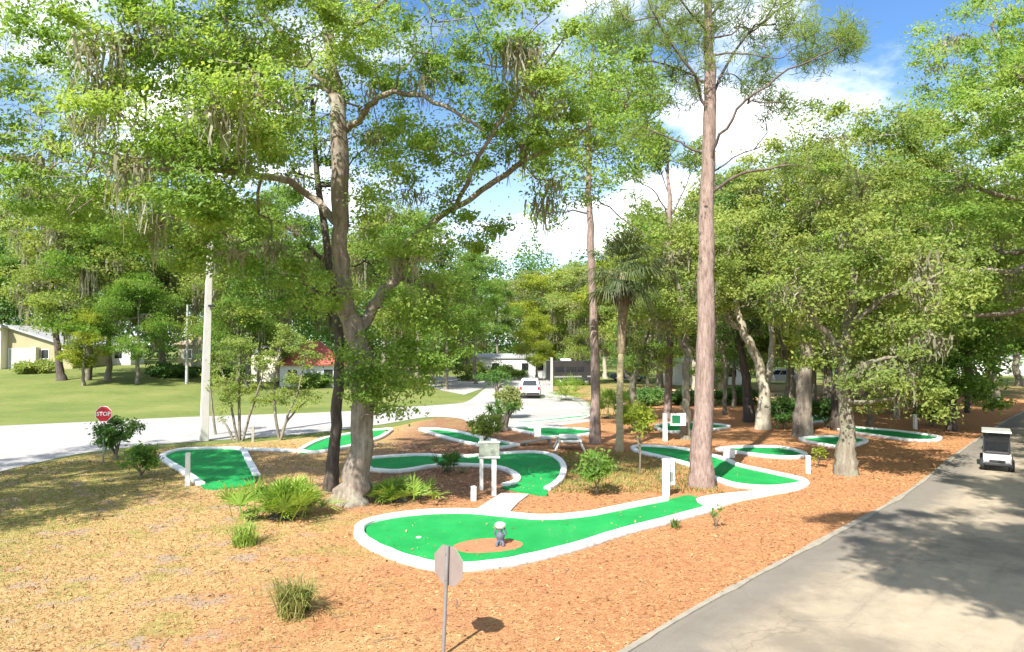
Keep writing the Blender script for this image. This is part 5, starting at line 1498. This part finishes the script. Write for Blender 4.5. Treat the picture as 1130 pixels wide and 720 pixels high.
mtree('twisted pale barked oak with a leaning left fork', (842, 474), [(843, 455, .36), (843, 430, .30), (838, 405, .27), (828, 380, .24, -.3), (818, 360, .2, -.5), (812, 320, .15, -.6), (815, 260, .08, -.6)],
      [[(843, 435, 0, .2), (850, 405, .5, .18), (852, 370, .8, .16), (848, 320, 1, .12), (850, 260, 1.2, .07)], [(820, 365, -.4, .15), (805, 355, -.5, .12), (795, 335, -.6, .07)]],
      [(815, 250, 0, 45, 50, 3, 60), (855, 300, 0, 40, 40, 3, 36), (800, 310, 0, 40, 36, 2.6, 40), (835, 200, 0, 45, 40, 3, 50)],
      'olive', 'pale', 33, moss=40, L=0.18, clump=0.42)
mtree('dark stemmed oak close behind the left side of the twisted pale oak', (827, 466), [(826, 440, .3), (822, 410, .26), (815, 380, .2), (805, 340, .15), (800, 290, .08)],
      [[(815, 385, 0, .14), (835, 350, 1, .1), (850, 320, 1.5, .06)]],
      [(800, 300, 0, 45, 45, 3, 50), (840, 330, 1, 40, 40, 3, 36), (790, 370, 0, 34, 30, 2, 26), (815, 230, 0, 45, 40, 3, 40)],
      'dark', 'dark', 34, L=0.19, clump=0.45, moss=24)
mtree('dark slim oak whose trunk stands just left of the tall pine', (757, 485), [(757, 465, .22), (757, 430, .19), (758, 390, .17), (755, 350, .15), (748, 310, .1), (742, 280, .06)],
      [[(757, 390, 0, .1), (740, 360, -.5, .08), (718, 345, -.8, .04)], [(757, 370, 0, .1), (775, 340, .5, .08), (800, 320, .8, .04)]],
      [(745, 300, 0, 45, 34, 2.2, 50), (720, 345, 0, 34, 28, 1.8, 30), (790, 320, 0, 38, 34, 2, 36), (755, 350, 0, 35, 25, 2, 20), (765, 270, 1, 40, 28, 2, 30)],
      'olive', 'mid', 35, moss=40, L=0.18, clump=0.32)
mtree('oak with a leaning stem crossing behind the palm trunk', (706, 466), [(704, 450, .24), (698, 430, .2), (706, 400, .17), (714, 370, .14), (722, 335, .1), (726, 300, .05)],
      [[(700, 425, 0, .13), (688, 405, .4, .11), (690, 370, .8, .08)]],
      [(725, 320, 0, 40, 40, 2.2, 44), (700, 350, 1, 34, 34, 2, 36), (740, 370, 0, 30, 30, 2, 26), (712, 395, 0, 24, 20, 1.5, 14)], 'olive', 'mid', 36, moss=40, L=0.2, clump=0.34)
mtree('leafy young oak among the far right trunks', (1050, 476), [(1050, 455, .22), (1052, 425, .18), (1050, 390, .15), (1048, 340, .1), (1050, 290, .05)],
      [[(1051, 420, 0, .1), (1030, 395, -.5, .07), (1010, 380, -.8, .04)], [(1051, 405, 0, .1), (1075, 380, -.5, .07), (1095, 370, -.8, .04)]],
      [(1050, 330, 0, 60, 55, 3, 70), (1020, 390, 0, 40, 34, 2.4, 44), (1085, 380, 0, 40, 34, 2.4, 44), (1050, 410, -.5, 45, 28, 2, 40), (1060, 440, 0, 40, 18, 2, 22)],
      'bright', 'dark', 37, L=0.22, clump=0.4, moss=12, name='broadleaf_tree')
mtree('forked old oak where the lane bends away', (1096, 442), [(1096, 425, .42), (1094, 410, .36), (1090, 390, .32), (1080, 360, .25), (1072, 320, .15), (1070, 280, .08)],
      [[(1094, 405, 0, .26), (1105, 380, .8, .2), (1112, 340, 1.2, .12)], [(1085, 375, 0, .15), (1060, 350, -.8, .1), (1040, 335, -1.2, .06)]],
      [(1075, 300, 0, 60, 55, 5, 70), (1115, 320, 0, 45, 55, 4, 55), (1055, 350, 0, 45, 34, 4, 40), (1100, 380, 0, 45, 24, 3, 34)],
      'bright', 'mid', 38, L=0.32, clump=0.6, moss=20)
mtree('oak with crooked dark limbs behind the flared lane oak', (926, 475), [(925, 455, .34), (926, 425, .3), (930, 395, .27), (935, 365, .22), (945, 340, .17), (952, 300, .1)],
      [[(930, 390, 0, .16), (915, 365, .6, .12), (900, 340, 1, .07)], [(937, 360, 0, .14), (975, 335, .6, .1), (1005, 320, 1, .06)]],
      [(955, 290, 1, 60, 50, 3, 54), (905, 340, 1, 45, 38, 2.6, 34), (1005, 320, 1, 50, 40, 2.8, 44), (950, 380, 1, 55, 30, 2, 34)], 'olive', 'dark', 39, moss=40, L=0.18, clump=0.42)

for i_, (bx_p, by_p, tx_, ty_, r_, bk_, lf_, wh_) in enumerate([
        (960, 470, 972, 300, .15, 'mid', 'yellow', 'left of the far right green'), (990, 462, 980, 270, .14, 'pale', 'bright', 'behind the far right green'), (1012, 458, 1024, 290, .13, 'dark', 'olive', 'beside the far white post'),
        (868, 462, 858, 260, .14, 'mid', 'olive', 'between the twisted oak and the grey oak'), (800, 458, 790, 290, .13, 'mid', 'olive', 'right of the tall pine'), (1068, 456, 1062, 280, .16, 'dark', 'yellow', 'near the lane bend')]):
    mtree('slender woodland tree with a thin crooked stem ' + wh_, (bx_p, by_p), [(bx_p, by_p - 20, r_), (bx_p * .7 + tx_ * .3 + 4, by_p - 60, r_ * .85), (bx_p * .4 + tx_ * .6 - 4, (by_p + ty_) / 2, r_ * .65), (tx_, ty_ + 20, r_ * .35), (tx_, ty_, .03)],
          [[(bx_p * .4 + tx_ * .6, (by_p + ty_) / 2, 0, r_ * .4), (tx_ + 30, ty_ + 50, .6, .03)], [(bx_p * .3 + tx_ * .7, (by_p + ty_ * 2) / 3, 0, r_ * .35), (tx_ - 30, ty_ + 30, -.6, .03)]],
          [(tx_, ty_, 0, 34, 30, 2, 30), (tx_ + 28, ty_ + 46, .6, 24, 20, 1.5, 18), (tx_ - 28, ty_ + 26, -.6, 24, 20, 1.5, 18)], lf_, bk_, 140 + i_, per=34, L=.2, clump=.4, moss=14, name='broadleaf_tree', flare=.25)
# overhanging trees right of the lane, trunks out of frame
def free_tree(label, base, height, spread, leaf, bark, seed, n=260, per=40, L=0.15, clump=0.32, r0=0.4, moss=60, name='oak_tree', crown0=0.35, off=(0, 0), flat=1.0, group=None, seg=0.8, lobes=9, mosslen=(0.6, 1.8), rt=0.012, lean=0.0, mossw=0.05):
    rs = np.random.default_rng(seed); b = np.array(base, float)
    sk = Skel()
    sk.path([(b[0], b[1], b[2] - .05, r0), (b[0] + rs.normal() * .1, b[1] + rs.normal() * .1, b[2] + height * .15, r0 * .85),
             (b[0] + off[0] * .25 + lean, b[1] + off[1] * .25, b[2] + height * .38, r0 * .7), (b[0] + off[0] * .6 + lean * 1.5, b[1] + off[1] * .6, b[2] + height * .65, r0 * .42), (b[0] + off[0] + lean * 2, b[1] + off[1], b[2] + height * .9, r0 * .12)], wob=0.05, rs=rs, sub=5)
    T = []
    cz0 = b[2] + height * crown0
    for k in range(lobes):
        a = 2.4 * k + rs.uniform(-.4, .4); f = (k + .5) / lobes
        zz = cz0 + (height * (1 - crown0)) * (.12 + .80 * f)
        prof = math.sin(math.pi * min(1, .22 + .75 * f)) ** .7
        rr = spread * prof * rs.uniform(.45, .8)
        c = np.array([b[0] + off[0] * (.3 + .7 * f) + lean * (1 + f) + rr * math.cos(a), b[1] + off[1] * (.3 + .7 * f) + rr * math.sin(a), zz])
        rad = spread * rs.uniform(.34, .5)
        T.append(lobe_pts(c, (rad, rad, rad * .62 * flat), max(4, n // lobes), rs, .25))
        # a limb towards this lobe
        z0 = b[2] + height * (.3 + .45 * f)
        q = np.array([b[0] + off[0] * .4 * f + lean, b[1] + off[1] * .4 * f, z0])
        j = int(np.argmin(np.abs(sk.P[:25, 2] - z0))) if sk.n >= 10 else 0
        s_ = sk.P[j]
        m = (s_ + c) / 2 + np.array([0, 0, -.04 * height]) + rs.normal(size=3) * .2
        sk.path([(*s_, r0 * .32), (*m, r0 * .22), (*c, r0 * .09)], wob=.07, rs=rs)
    return make_tree(name, label, 'tree', sk, np.concatenate(T), rs, bark, leaf, seg=seg, per=per, L=L, clump=clump, moss=moss, flare=.4, sides=10, rt=rt, mosslen=mosslen, mossw=mossw, group=group)

free_tree('great leafy oak overhanging the lane from the right edge', (26.5, 31.5, 0), 21.5, 10.0, 'oak', 'oak', 51, n=1400, per=58, L=0.16, clump=0.40, r0=.5, moss=70, off=(-2.2, -1), crown0=.16, lobes=18)
free_tree('roadside oak with drooping olive foliage behind the golf cart', (34, 42, 0), 20, 9.0, 'olive', 'mid', 52, n=600, per=46, L=0.2, clump=0.42, moss=90, crown0=.14, lobes=12, off=(-2, 0))
free_tree('roadside oak hanging into the upper right corner', (21.8, 17.5, 0), 15, 4.8, 'olive', 'oak', 53, n=300, per=46, L=0.14, clump=0.3, moss=30, off=(-2.6, .5), crown0=.42, lobes=9)
free_tree('oak overhead whose shade dapples the lane', (12.5, 1.5, 0), 17.5, 6.0, 'oak', 'oak', 54, n=760, per=80, L=0.15, clump=0.26, moss=0, off=(-7.9, 0.9), crown0=.62, lobes=9)
free_tree('oak standing off the lane whose crown shades its middle stretch', (17.5, 6.0, 0), 17.8, 5.2, 'oak', 'oak', 56, n=520, per=64, L=0.15, clump=0.27, r0=.4, moss=0, off=(-7.8, 3.2), crown0=.70, lobes=9)
free_tree('leafy oak reaching in at the upper left edge', (-22.5, 15.5, 0), 18, 8.0, 'oak', 'oak', 55, n=560, per=56, L=0.15, clump=0.32, moss=60, crown0=.42, lobes=11, off=(1.5, 0))

# ------------------------------------------------------------------ background trees (archetypes then copies)
ARCH = {}
def arch(key, **kw):
    ARCH[key] = dict(obj=free_tree(**kw), used=False)
GRP = 'trees closing the view beyond the lawn and car park'
arch('broad', label='x', base=(0, 0, 0), height=18, spread=6.5, leaf='bright', bark='mid', seed=61, n=420, per=40, L=.27, clump=.62, r0=.34, moss=30, name='broadleaf_tree', crown0=.2, group=GRP, seg=1.2, mosslen=(.8, 2.4), mossw=.09)
arch('mossy', label='x', base=(0, 0, 0), height=19, spread=6.0, leaf='olive', bark='mid', seed=62, n=360, per=36, L=.27, clump=.65, r0=.32, moss=150, name='oak_tree', crown0=.18, group=GRP, seg=1.2, mosslen=(1.0, 3.4), mossw=.09)
arch('tall', label='x', base=(0, 0, 0), height=24, spread=4.8, leaf='bright', bark='mid', seed=63, n=360, per=40, L=.27, clump=.6, r0=.32, moss=20, name='broadleaf_tree', crown0=.36, group=GRP, seg=1.2)
arch('pale', label='x', base=(0, 0, 0), height=17, spread=5.0, leaf='pale', bark='pale', seed=64, n=320, per=32, L=.25, clump=.6, r0=.3, moss=60, name='oak_tree', crown0=.22, group=GRP, seg=1.2, mosslen=(1.0, 3.0), mossw=.08)
arch('lime', label='x', base=(0, 0, 0), height=15, spread=5.0, leaf='yellow', bark='mid', seed=65, n=330, per=40, L=.26, clump=.58, r0=.3, moss=16, name='broadleaf_tree', crown0=.16, group=GRP, seg=1.2)
KIND = {'broad': 'full bright green tree', 'mossy': 'olive tree draped with moss', 'tall': 'tall dark green tree', 'pale': 'pale grey green mossy tree', 'lime': 'yellow green bushy tree'}
bg = [  # px, py, arch, height scale, place words
 (96, 420, 'mossy', .8, 'behind the leaning tree on the left lawn'), (120, 421, 'broad', .75, 'in front of the white shed'), (152, 424, 'broad', .5, 'rising from a mulch ring on the lawn'),
 (30, 400, 'tall', 1.0, 'behind the yellow building roof'), (-20, 398, 'broad', 1.1, 'at the left edge behind the yellow building'), (78, 402, 'mossy', 1.1, 'right of the yellow building'), (180, 412, 'tall', .9, 'behind the dark hedge line'),
 (214, 412, 'pale', .95, 'next to the thin grey far pole'), (272, 428, 'mossy', .8, 'seen between utility pole and red roof'), (244, 408, 'broad', 1.0, 'over the beige house'), (310, 406, 'tall', .9, 'just behind the red roof'),
 (372, 414, 'broad', .9, 'right of the red roofed house'), (425, 424, 'mossy', .9, 'right behind the great oak'), (462, 432, 'tall', .62, 'left of the median bush'), (492, 430, 'broad', .6, 'over the green median bush'), (525, 424, 'tall', .55, 'in front of the long mobile home'),
 (548, 416, 'tall', .5, 'above the flat-topped median tree'), (578, 412, 'pale', .8, 'straight behind the white car'), (612, 414, 'lime', .85, 'above the dark motorhome'), (636, 416, 'mossy', .75, 'left of the second pine trunk'), (668, 418, 'pale', .8, 'behind the palm trunk'),
 (700, 424, 'lime', .9, 'behind the blue car'), (728, 428, 'mossy', .8, 'above the sandy track'), (768, 432, 'pale', .85, 'hidden partly by the tall pine'), (798, 436, 'mossy', .85, 'over the white camper'), (846, 432, 'pale', .9, 'behind the twisted pale oak'),
 (872, 440, 'lime', .85, 'between the grey oaks'), (912, 440, 'mossy', .9, 'behind the lane oaks'), (958, 446, 'lime', .85, 'beyond the far right green'), (990, 442, 'broad', .95, 'deep in the right hand woods'), (1022, 448, 'mossy', .8, 'left of the leafy young oak'),
 (1068, 438, 'broad', .9, 'left of the lane bend'), (1125, 426, 'tall', .8, 'at the far end of the lane'), (1150, 432, 'broad', .85, 'right of the lane bend'), (940, 424, 'tall', .8, 'far behind the lane oaks'), (820, 420, 'tall', .75, 'far beyond the sandy track'), (450, 410, 'lime', 1.0, 'at the back of the median'), (515, 419, 'pale', .5, 'just in front of the long mobile home'), (478, 424, 'lime', .45, 'low beside the median bush'), (592, 420, 'lime', .45, 'low between the white car and the grey post'),
 (655, 424, 'mossy', .5, 'low behind the pale palmetto'), (715, 438, 'broad', .4, 'low at the sandy track'), (92, 426, 'lime', .42, 'between the lawn trunks left of the stop sign'), (262, 430, 'broad', .5, 'on the lawn just right of the utility pole'), (286, 428, 'mossy', .5, 'beside the cream cottage'), (810, 450, 'broad', .34, 'low behind the twisted oak'), (900, 452, 'mossy', .5, 'low behind the flared lane oak'), (985, 456, 'broad', .42, 'low beyond the far right green'),
]
rs = np.random.default_rng(70)
for px, py, k, sc, where in bg:
    b = G(px, py); a = ARCH[k]
    if not a['used']: o = a['obj']; a['used'] = True
    else: o = copy_tree(a['obj'])
    o.location = (b[0], b[1], b[2]); o.rotation_euler = (0, 0, rs.uniform(0, 6.28))
    f = sc * 1.3 * rs.uniform(.95, 1.05); o.scale = (f * rs.uniform(.95, 1.15), f * rs.uniform(.95, 1.15), f)
    o['label'] = KIND[k] + ' ' + where
# leaning lawn tree
rs = np.random.default_rng(44)
b = G(68, 420); Y = b[1]; sk = Skel()
sk.path([(b[0], b[1], b[2] - .05, .48)] + pxpath([(66, 408, Y, .36), (62, 370, Y, .30), (57, 320, Y, .27), (50, 270, Y, .24), (44, 220, Y, .18), (40, 180, Y, .1)]), wob=.04, rs=rs)
sk.path(pxpath([(50, 265, Y, .14), (75, 235, Y, .1), (95, 220, Y, .05)]), wob=.05, rs=rs); sk.path(pxpath([(54, 290, Y, .13), (30, 265, Y, .1), (10, 250, Y, .05)]), wob=.05, rs=rs)
T = lobes_px([(40, 200, Y, 45, 40, 4, 50), (90, 225, Y, 40, 30, 3, 40), (12, 240, Y, 35, 30, 3, 36), (60, 150, Y, 40, 30, 3, 30)], rs)
make_tree('oak_tree', 'tall slim dark trunk leaning left at the edge of the lawn', 'tree', sk, T, rs, 'dark', 'mossy' if False else 'olive', seg=1.2, per=26, L=.34, clump=.5, moss=60, flare=.5, mosslen=(1, 3), mossw=.08)

# far woods as one mass
rs = np.random.default_rng(80)
Vs = []
for i in range(330):
    ang = rs.uniform(-0.86, 0.86); d = rs.uniform(125, 200)
    x, y = d * math.sin(ang) * 1.15, d * math.cos(ang)
    hgt = rs.uniform(17, 30); zz = float(terrain(x, y))
    for k in range(3):
        c = np.array([x + rs.normal() * 2.5, y + rs.normal() * 2.5, zz + hgt * (.2 + .32 * k)])
        Vs.append(lobe_pts(c, (5.2 - k * .9, 5.2 - k * .9, hgt * .24), 330, rs, .4))
pos = np.concatenate(Vs)
V, Q = leaves_geo(pos, 0.62, .7, rs, .6)
o = np_part('far_woods', V, Q, LM['dark']); tag(o, 'distant green woods closing off the horizon', 'woods', kind='stuff')
mb = None

# ------------------------------------------------------------------ litter and grass on the ground
rs = np.random.default_rng(90)
def scatter(n, yr, xr, poly, power=1.0):
    y = yr[0] + (yr[1] - yr[0]) * rs.uniform(0, 1, n) ** power; x = rs.uniform(xr[0], xr[1], n)
    m = inpoly(x, y, poly); m &= np.abs(x) < y * .80 + 1.5
    return np.stack([x[m], y[m], np.full(m.sum(), .008)], 1)
turfs = [o for o in S.objects if o.name.split('.')[0] == 'turf']
def off_turf(p):
    k = np.ones(len(p), bool)
    for tp in ([k1 + [(748, 551), (762, 549), (790, 558)], k2a, k9a + [(278, 536), (228, 541)], k6o + [(603, 548), (557, 540)] + k6i]):
        k &= ~inpoly(p[:, 0], p[:, 1], np.array([G(*q)[:2] for q in tp]))
    return p[k]
p = off_turf(scatter(90000, (9.2, 34), (-20, 24), bed_poly, 1.7))
n = len(p)
a = rs.uniform(0, 6.28, n); L = rs.uniform(.02, .065, n) * (1 + (p[:, 1] - 10) * .03); W = rs.uniform(.005, .012, n) * (1 + (p[:, 1] - 10) * .05)
d = np.stack([np.cos(a), np.sin(a), rs.uniform(-.1, .45, n)], 1); s_ = np.stack([-np.sin(a), np.cos(a), rs.uniform(-.6, .6, n)], 1)
p[:, 2] += rs.uniform(0, .015, n)
V = np.stack([p - d * L[:, None] / 2 - s_ * W[:, None], p + d * L[:, None] / 2 - s_ * W[:, None], p + d * L[:, None] / 2 + s_ * W[:, None], p - d * L[:, None] / 2 + s_ * W[:, None]], 1).reshape(-1, 3)
V[:, 2] = np.maximum(V[:, 2], .007)
o = np_part('mulch_chips', V, np.arange(len(V)).reshape(-1, 4), LM['straw']); tag(o, 'loose orange bark chips and straw over the bed', 'mulch', kind='stuff')
# twigs dropped by the trees
p = off_turf(scatter(900, (9.4, 36), (-20, 24), bed_poly, 1.2)); n = len(p); a = rs.uniform(0, 6.28, n); L = rs.uniform(.12, .5, n); d = np.stack([np.cos(a), np.sin(a), np.zeros(n)], 1) * L[:, None] / 2
s_ = np.stack([-np.sin(a), np.cos(a), np.zeros(n)], 1) * rs.uniform(.004, .009, n)[:, None]; bend_ = s_ * rs.uniform(-6, 6, n)[:, None]; z_ = np.array([0, 0, .014])
V = np.stack([p - d - s_ + z_, p - d + s_ + z_, p + bend_ + s_ + z_ * 1.6, p + bend_ - s_ + z_ * 1.6, p + d - s_ + z_, p + d + s_ + z_], 1).reshape(-1, 3)
k = np.arange(n)[:, None] * 6
Q = np.concatenate([k + np.array([[0, 1, 2, 3]]), k + np.array([[3, 2, 5, 4]])])
o = np_part('twigs', V, Q, BK['mid']); tag(o, 'small grey twigs scattered over the mulch', 'twigs', kind='stuff')
# curled fallen leaves
p = scatter(9000, (9.2, 40), (-22, 28), bed_poly, 1.4); V, Q = leaves_geo(p + np.array([0, 0, .012]), .085, .6, rs, 0.3); V[:, 2] = np.maximum(V[:, 2], .007)
o = np_part('fallen_leaves', V, Q, LM['fallen']); tag(o, 'dry fallen leaves strewn over mulch', 'fallen leaves', kind='stuff')
tl = [G(x, y, .064) for x, y in zip(rs.uniform(405, 780, 260), rs.uniform(555, 625, 260))] + [G(x, y, .064) for x, y in zip(rs.uniform(190, 620, 420), rs.uniform(497, 545, 420))] + [G(x, y, .064) for x, y in zip(rs.uniform(700, 885, 200), rs.uniform(495, 540, 200))]
tl = np.array(tl); keep = np.zeros(len(tl), bool)
for tp in ([k1 + [(748, 551), (762, 549), (790, 558)], k2a, k9a + [(278, 536), (228, 541)], k6o + [(603, 548), (557, 540)] + k6i]):
    keep |= inpoly(tl[:, 0], tl[:, 1], np.array([G(*q)[:2] for q in tp]))
tl = tl[keep]; V, Q = leaves_geo(tl, .07, .5, rs, 0.3); V[:, 2] = np.maximum(V[:, 2], .062)
o = np_part('fallen_leaves', V, Q, LM['fallen']); tag(o, 'a few dry leaves lying on the green carpets', 'fallen leaves', kind='stuff')
# thin grass on the left of the bed and in the middle patch
def blades(p, h, w):
    n = len(p); a = rs.uniform(0, 6.28, n); L = h * rs.uniform(.5, 1.3, n)
    d = np.stack([np.cos(a), np.sin(a), np.zeros(n)], 1) * (L * rs.uniform(.2, .9, n))[:, None]
    s = np.stack([-np.sin(a), np.cos(a), np.zeros(n)], 1) * w
    up = np.stack([np.zeros(n), np.zeros(n), L], 1)
    V = np.stack([p - s, p + s, p + d + up * .9 + s * .2, p + d + up * .9 - s * .2], 1).reshape(-1, 3)
    return V
p1_ = scatter(60000, (9.2, 30), (-22, -3), bed_poly, 1.3)
m = rs.uniform(0, 1, len(p1_)) < np.clip((-p1_[:, 0] - 3.0 + rs.normal(size=len(p1_)) * 2 + np.sin(p1_[:, 0] * 1.3) * np.cos(p1_[:, 1] * 1.1) * 3) / 9, 0, 1)
p1_ = off_turf(p1_[m])
p2_ = scatter(16000, (22.5, 31), (.6, 7), bed_poly, 1.0); p2_ = off_turf(p2_[rs.uniform(0, 1, len(p2_)) < .55])
V = np.concatenate([blades(p1_, .055, .008), blades(p2_, .10, .014)])
o = np_part('grass', V, np.arange(len(V)).reshape(-1, 4), LM['lawn']); tag(o, 'short sparse grass at the left of the bed and round the sapling', 'grass', kind='stuff')

# ================================================================== SKY, SUN, CAMERA
w = bpy.data.worlds.new('World'); S.world = w; w.use_nodes = True
nt = w.node_tree; nt.nodes.clear()
out = nt.nodes.new('ShaderNodeOutputWorld'); bgn = nt.nodes.new('ShaderNodeBackground')
sky = nt.nodes.new('ShaderNodeTexSky'); sky.sky_type = 'NISHITA'; sky.sun_disc = False
EL = R(47); AZ = R(27)       # shadows run towards +y turned AZ to +x
sky.sun_elevation = EL; sky.sun_rotation = math.atan2(-math.sin(AZ), -math.cos(AZ))
sky.air_density = 1.0; sky.dust_density = 0.6; sky.ozone_density = 1.6
tc = nt.nodes.new('ShaderNodeTexCoord')
sp = nt.nodes.new('ShaderNodeSeparateXYZ'); nt.links.new(tc.outputs['Generated'], sp.inputs[0])
zz = math_(nt, 'ADD', math_(nt, 'MAXIMUM', sp.outputs['Z'], 0.0), 0.22)
cb = nt.nodes.new('ShaderNodeCombineXYZ')
nt.links.new(math_(nt, 'DIVIDE', sp.outputs['X'], zz), cb.inputs[0]); nt.links.new(math_(nt, 'DIVIDE', sp.outputs['Y'], zz), cb.inputs[1])
mp = nt.nodes.new('ShaderNodeMapping'); mp.inputs['Location'].default_value = (1.7, 0.35, 0); nt.links.new(cb.outputs[0], mp.inputs['Vector'])
cn = noise(nt, mp.outputs['Vector'], 1.55, 9, 0.58)
cf = maprange(nt, cn, 0.44, 0.66)
horizon = maprange(nt, sp.outputs['Z'], 0.38, 0.02, 0.0, 0.35)
cf = math_(nt, 'MAXIMUM', cf, horizon)
skyc = mixc(nt, 1.0, sky.outputs[0], (0.72, 0.98, 1.22), 'MULTIPLY')
col = mixc(nt, cf, skyc, (12.0, 12.1, 12.4))
nt.links.new(col, bgn.inputs['Color']); bgn.inputs['Strength'].default_value = 0.075
nt.links.new(bgn.outputs[0], out.inputs[0])

sd = bpy.data.lights.new('sun', 'SUN'); sd.energy = 4.5; sd.angle = R(0.53); sd.color = (1.0, 0.95, 0.86)
so = bpy.data.objects.new('sun', sd); COL.objects.link(so)
dirv = Vector((math.sin(AZ) * math.cos(EL), math.cos(AZ) * math.cos(EL), -math.sin(EL)))
so.rotation_euler = dirv.to_track_quat('-Z', 'Y').to_euler(); so.location = (-20, -30, 40)

cd = bpy.data.cameras.new('camera'); cam = bpy.data.objects.new('camera', cd); COL.objects.link(cam)
cam.location = (0, 0, H); cam.rotation_euler = (math.pi / 2 - TH, 0, 0)
cd.sensor_width = 36; cd.lens = F / 1130 * 36; cd.clip_end = 4000; cd.clip_start = 0.1
S.camera = cam

S.view_settings.view_transform = 'Standard'; S.view_settings.look = 'None'; S.view_settings.gamma = 1.0
S.view_settings.exposure = 1.4; S.view_settings.use_curve_mapping = False
S.render.engine = 'CYCLES'
cy = S.cycles
cy.max_bounces = 10; cy.diffuse_bounces = 7; cy.glossy_bounces = 2; cy.transmission_bounces = 4; cy.transparent_max_bounces = 4
cy.use_denoising = True
try: cy.denoiser = 'OPENIMAGEDENOISE'
except Exception: pass
cy.sample_clamp_indirect = 6.0
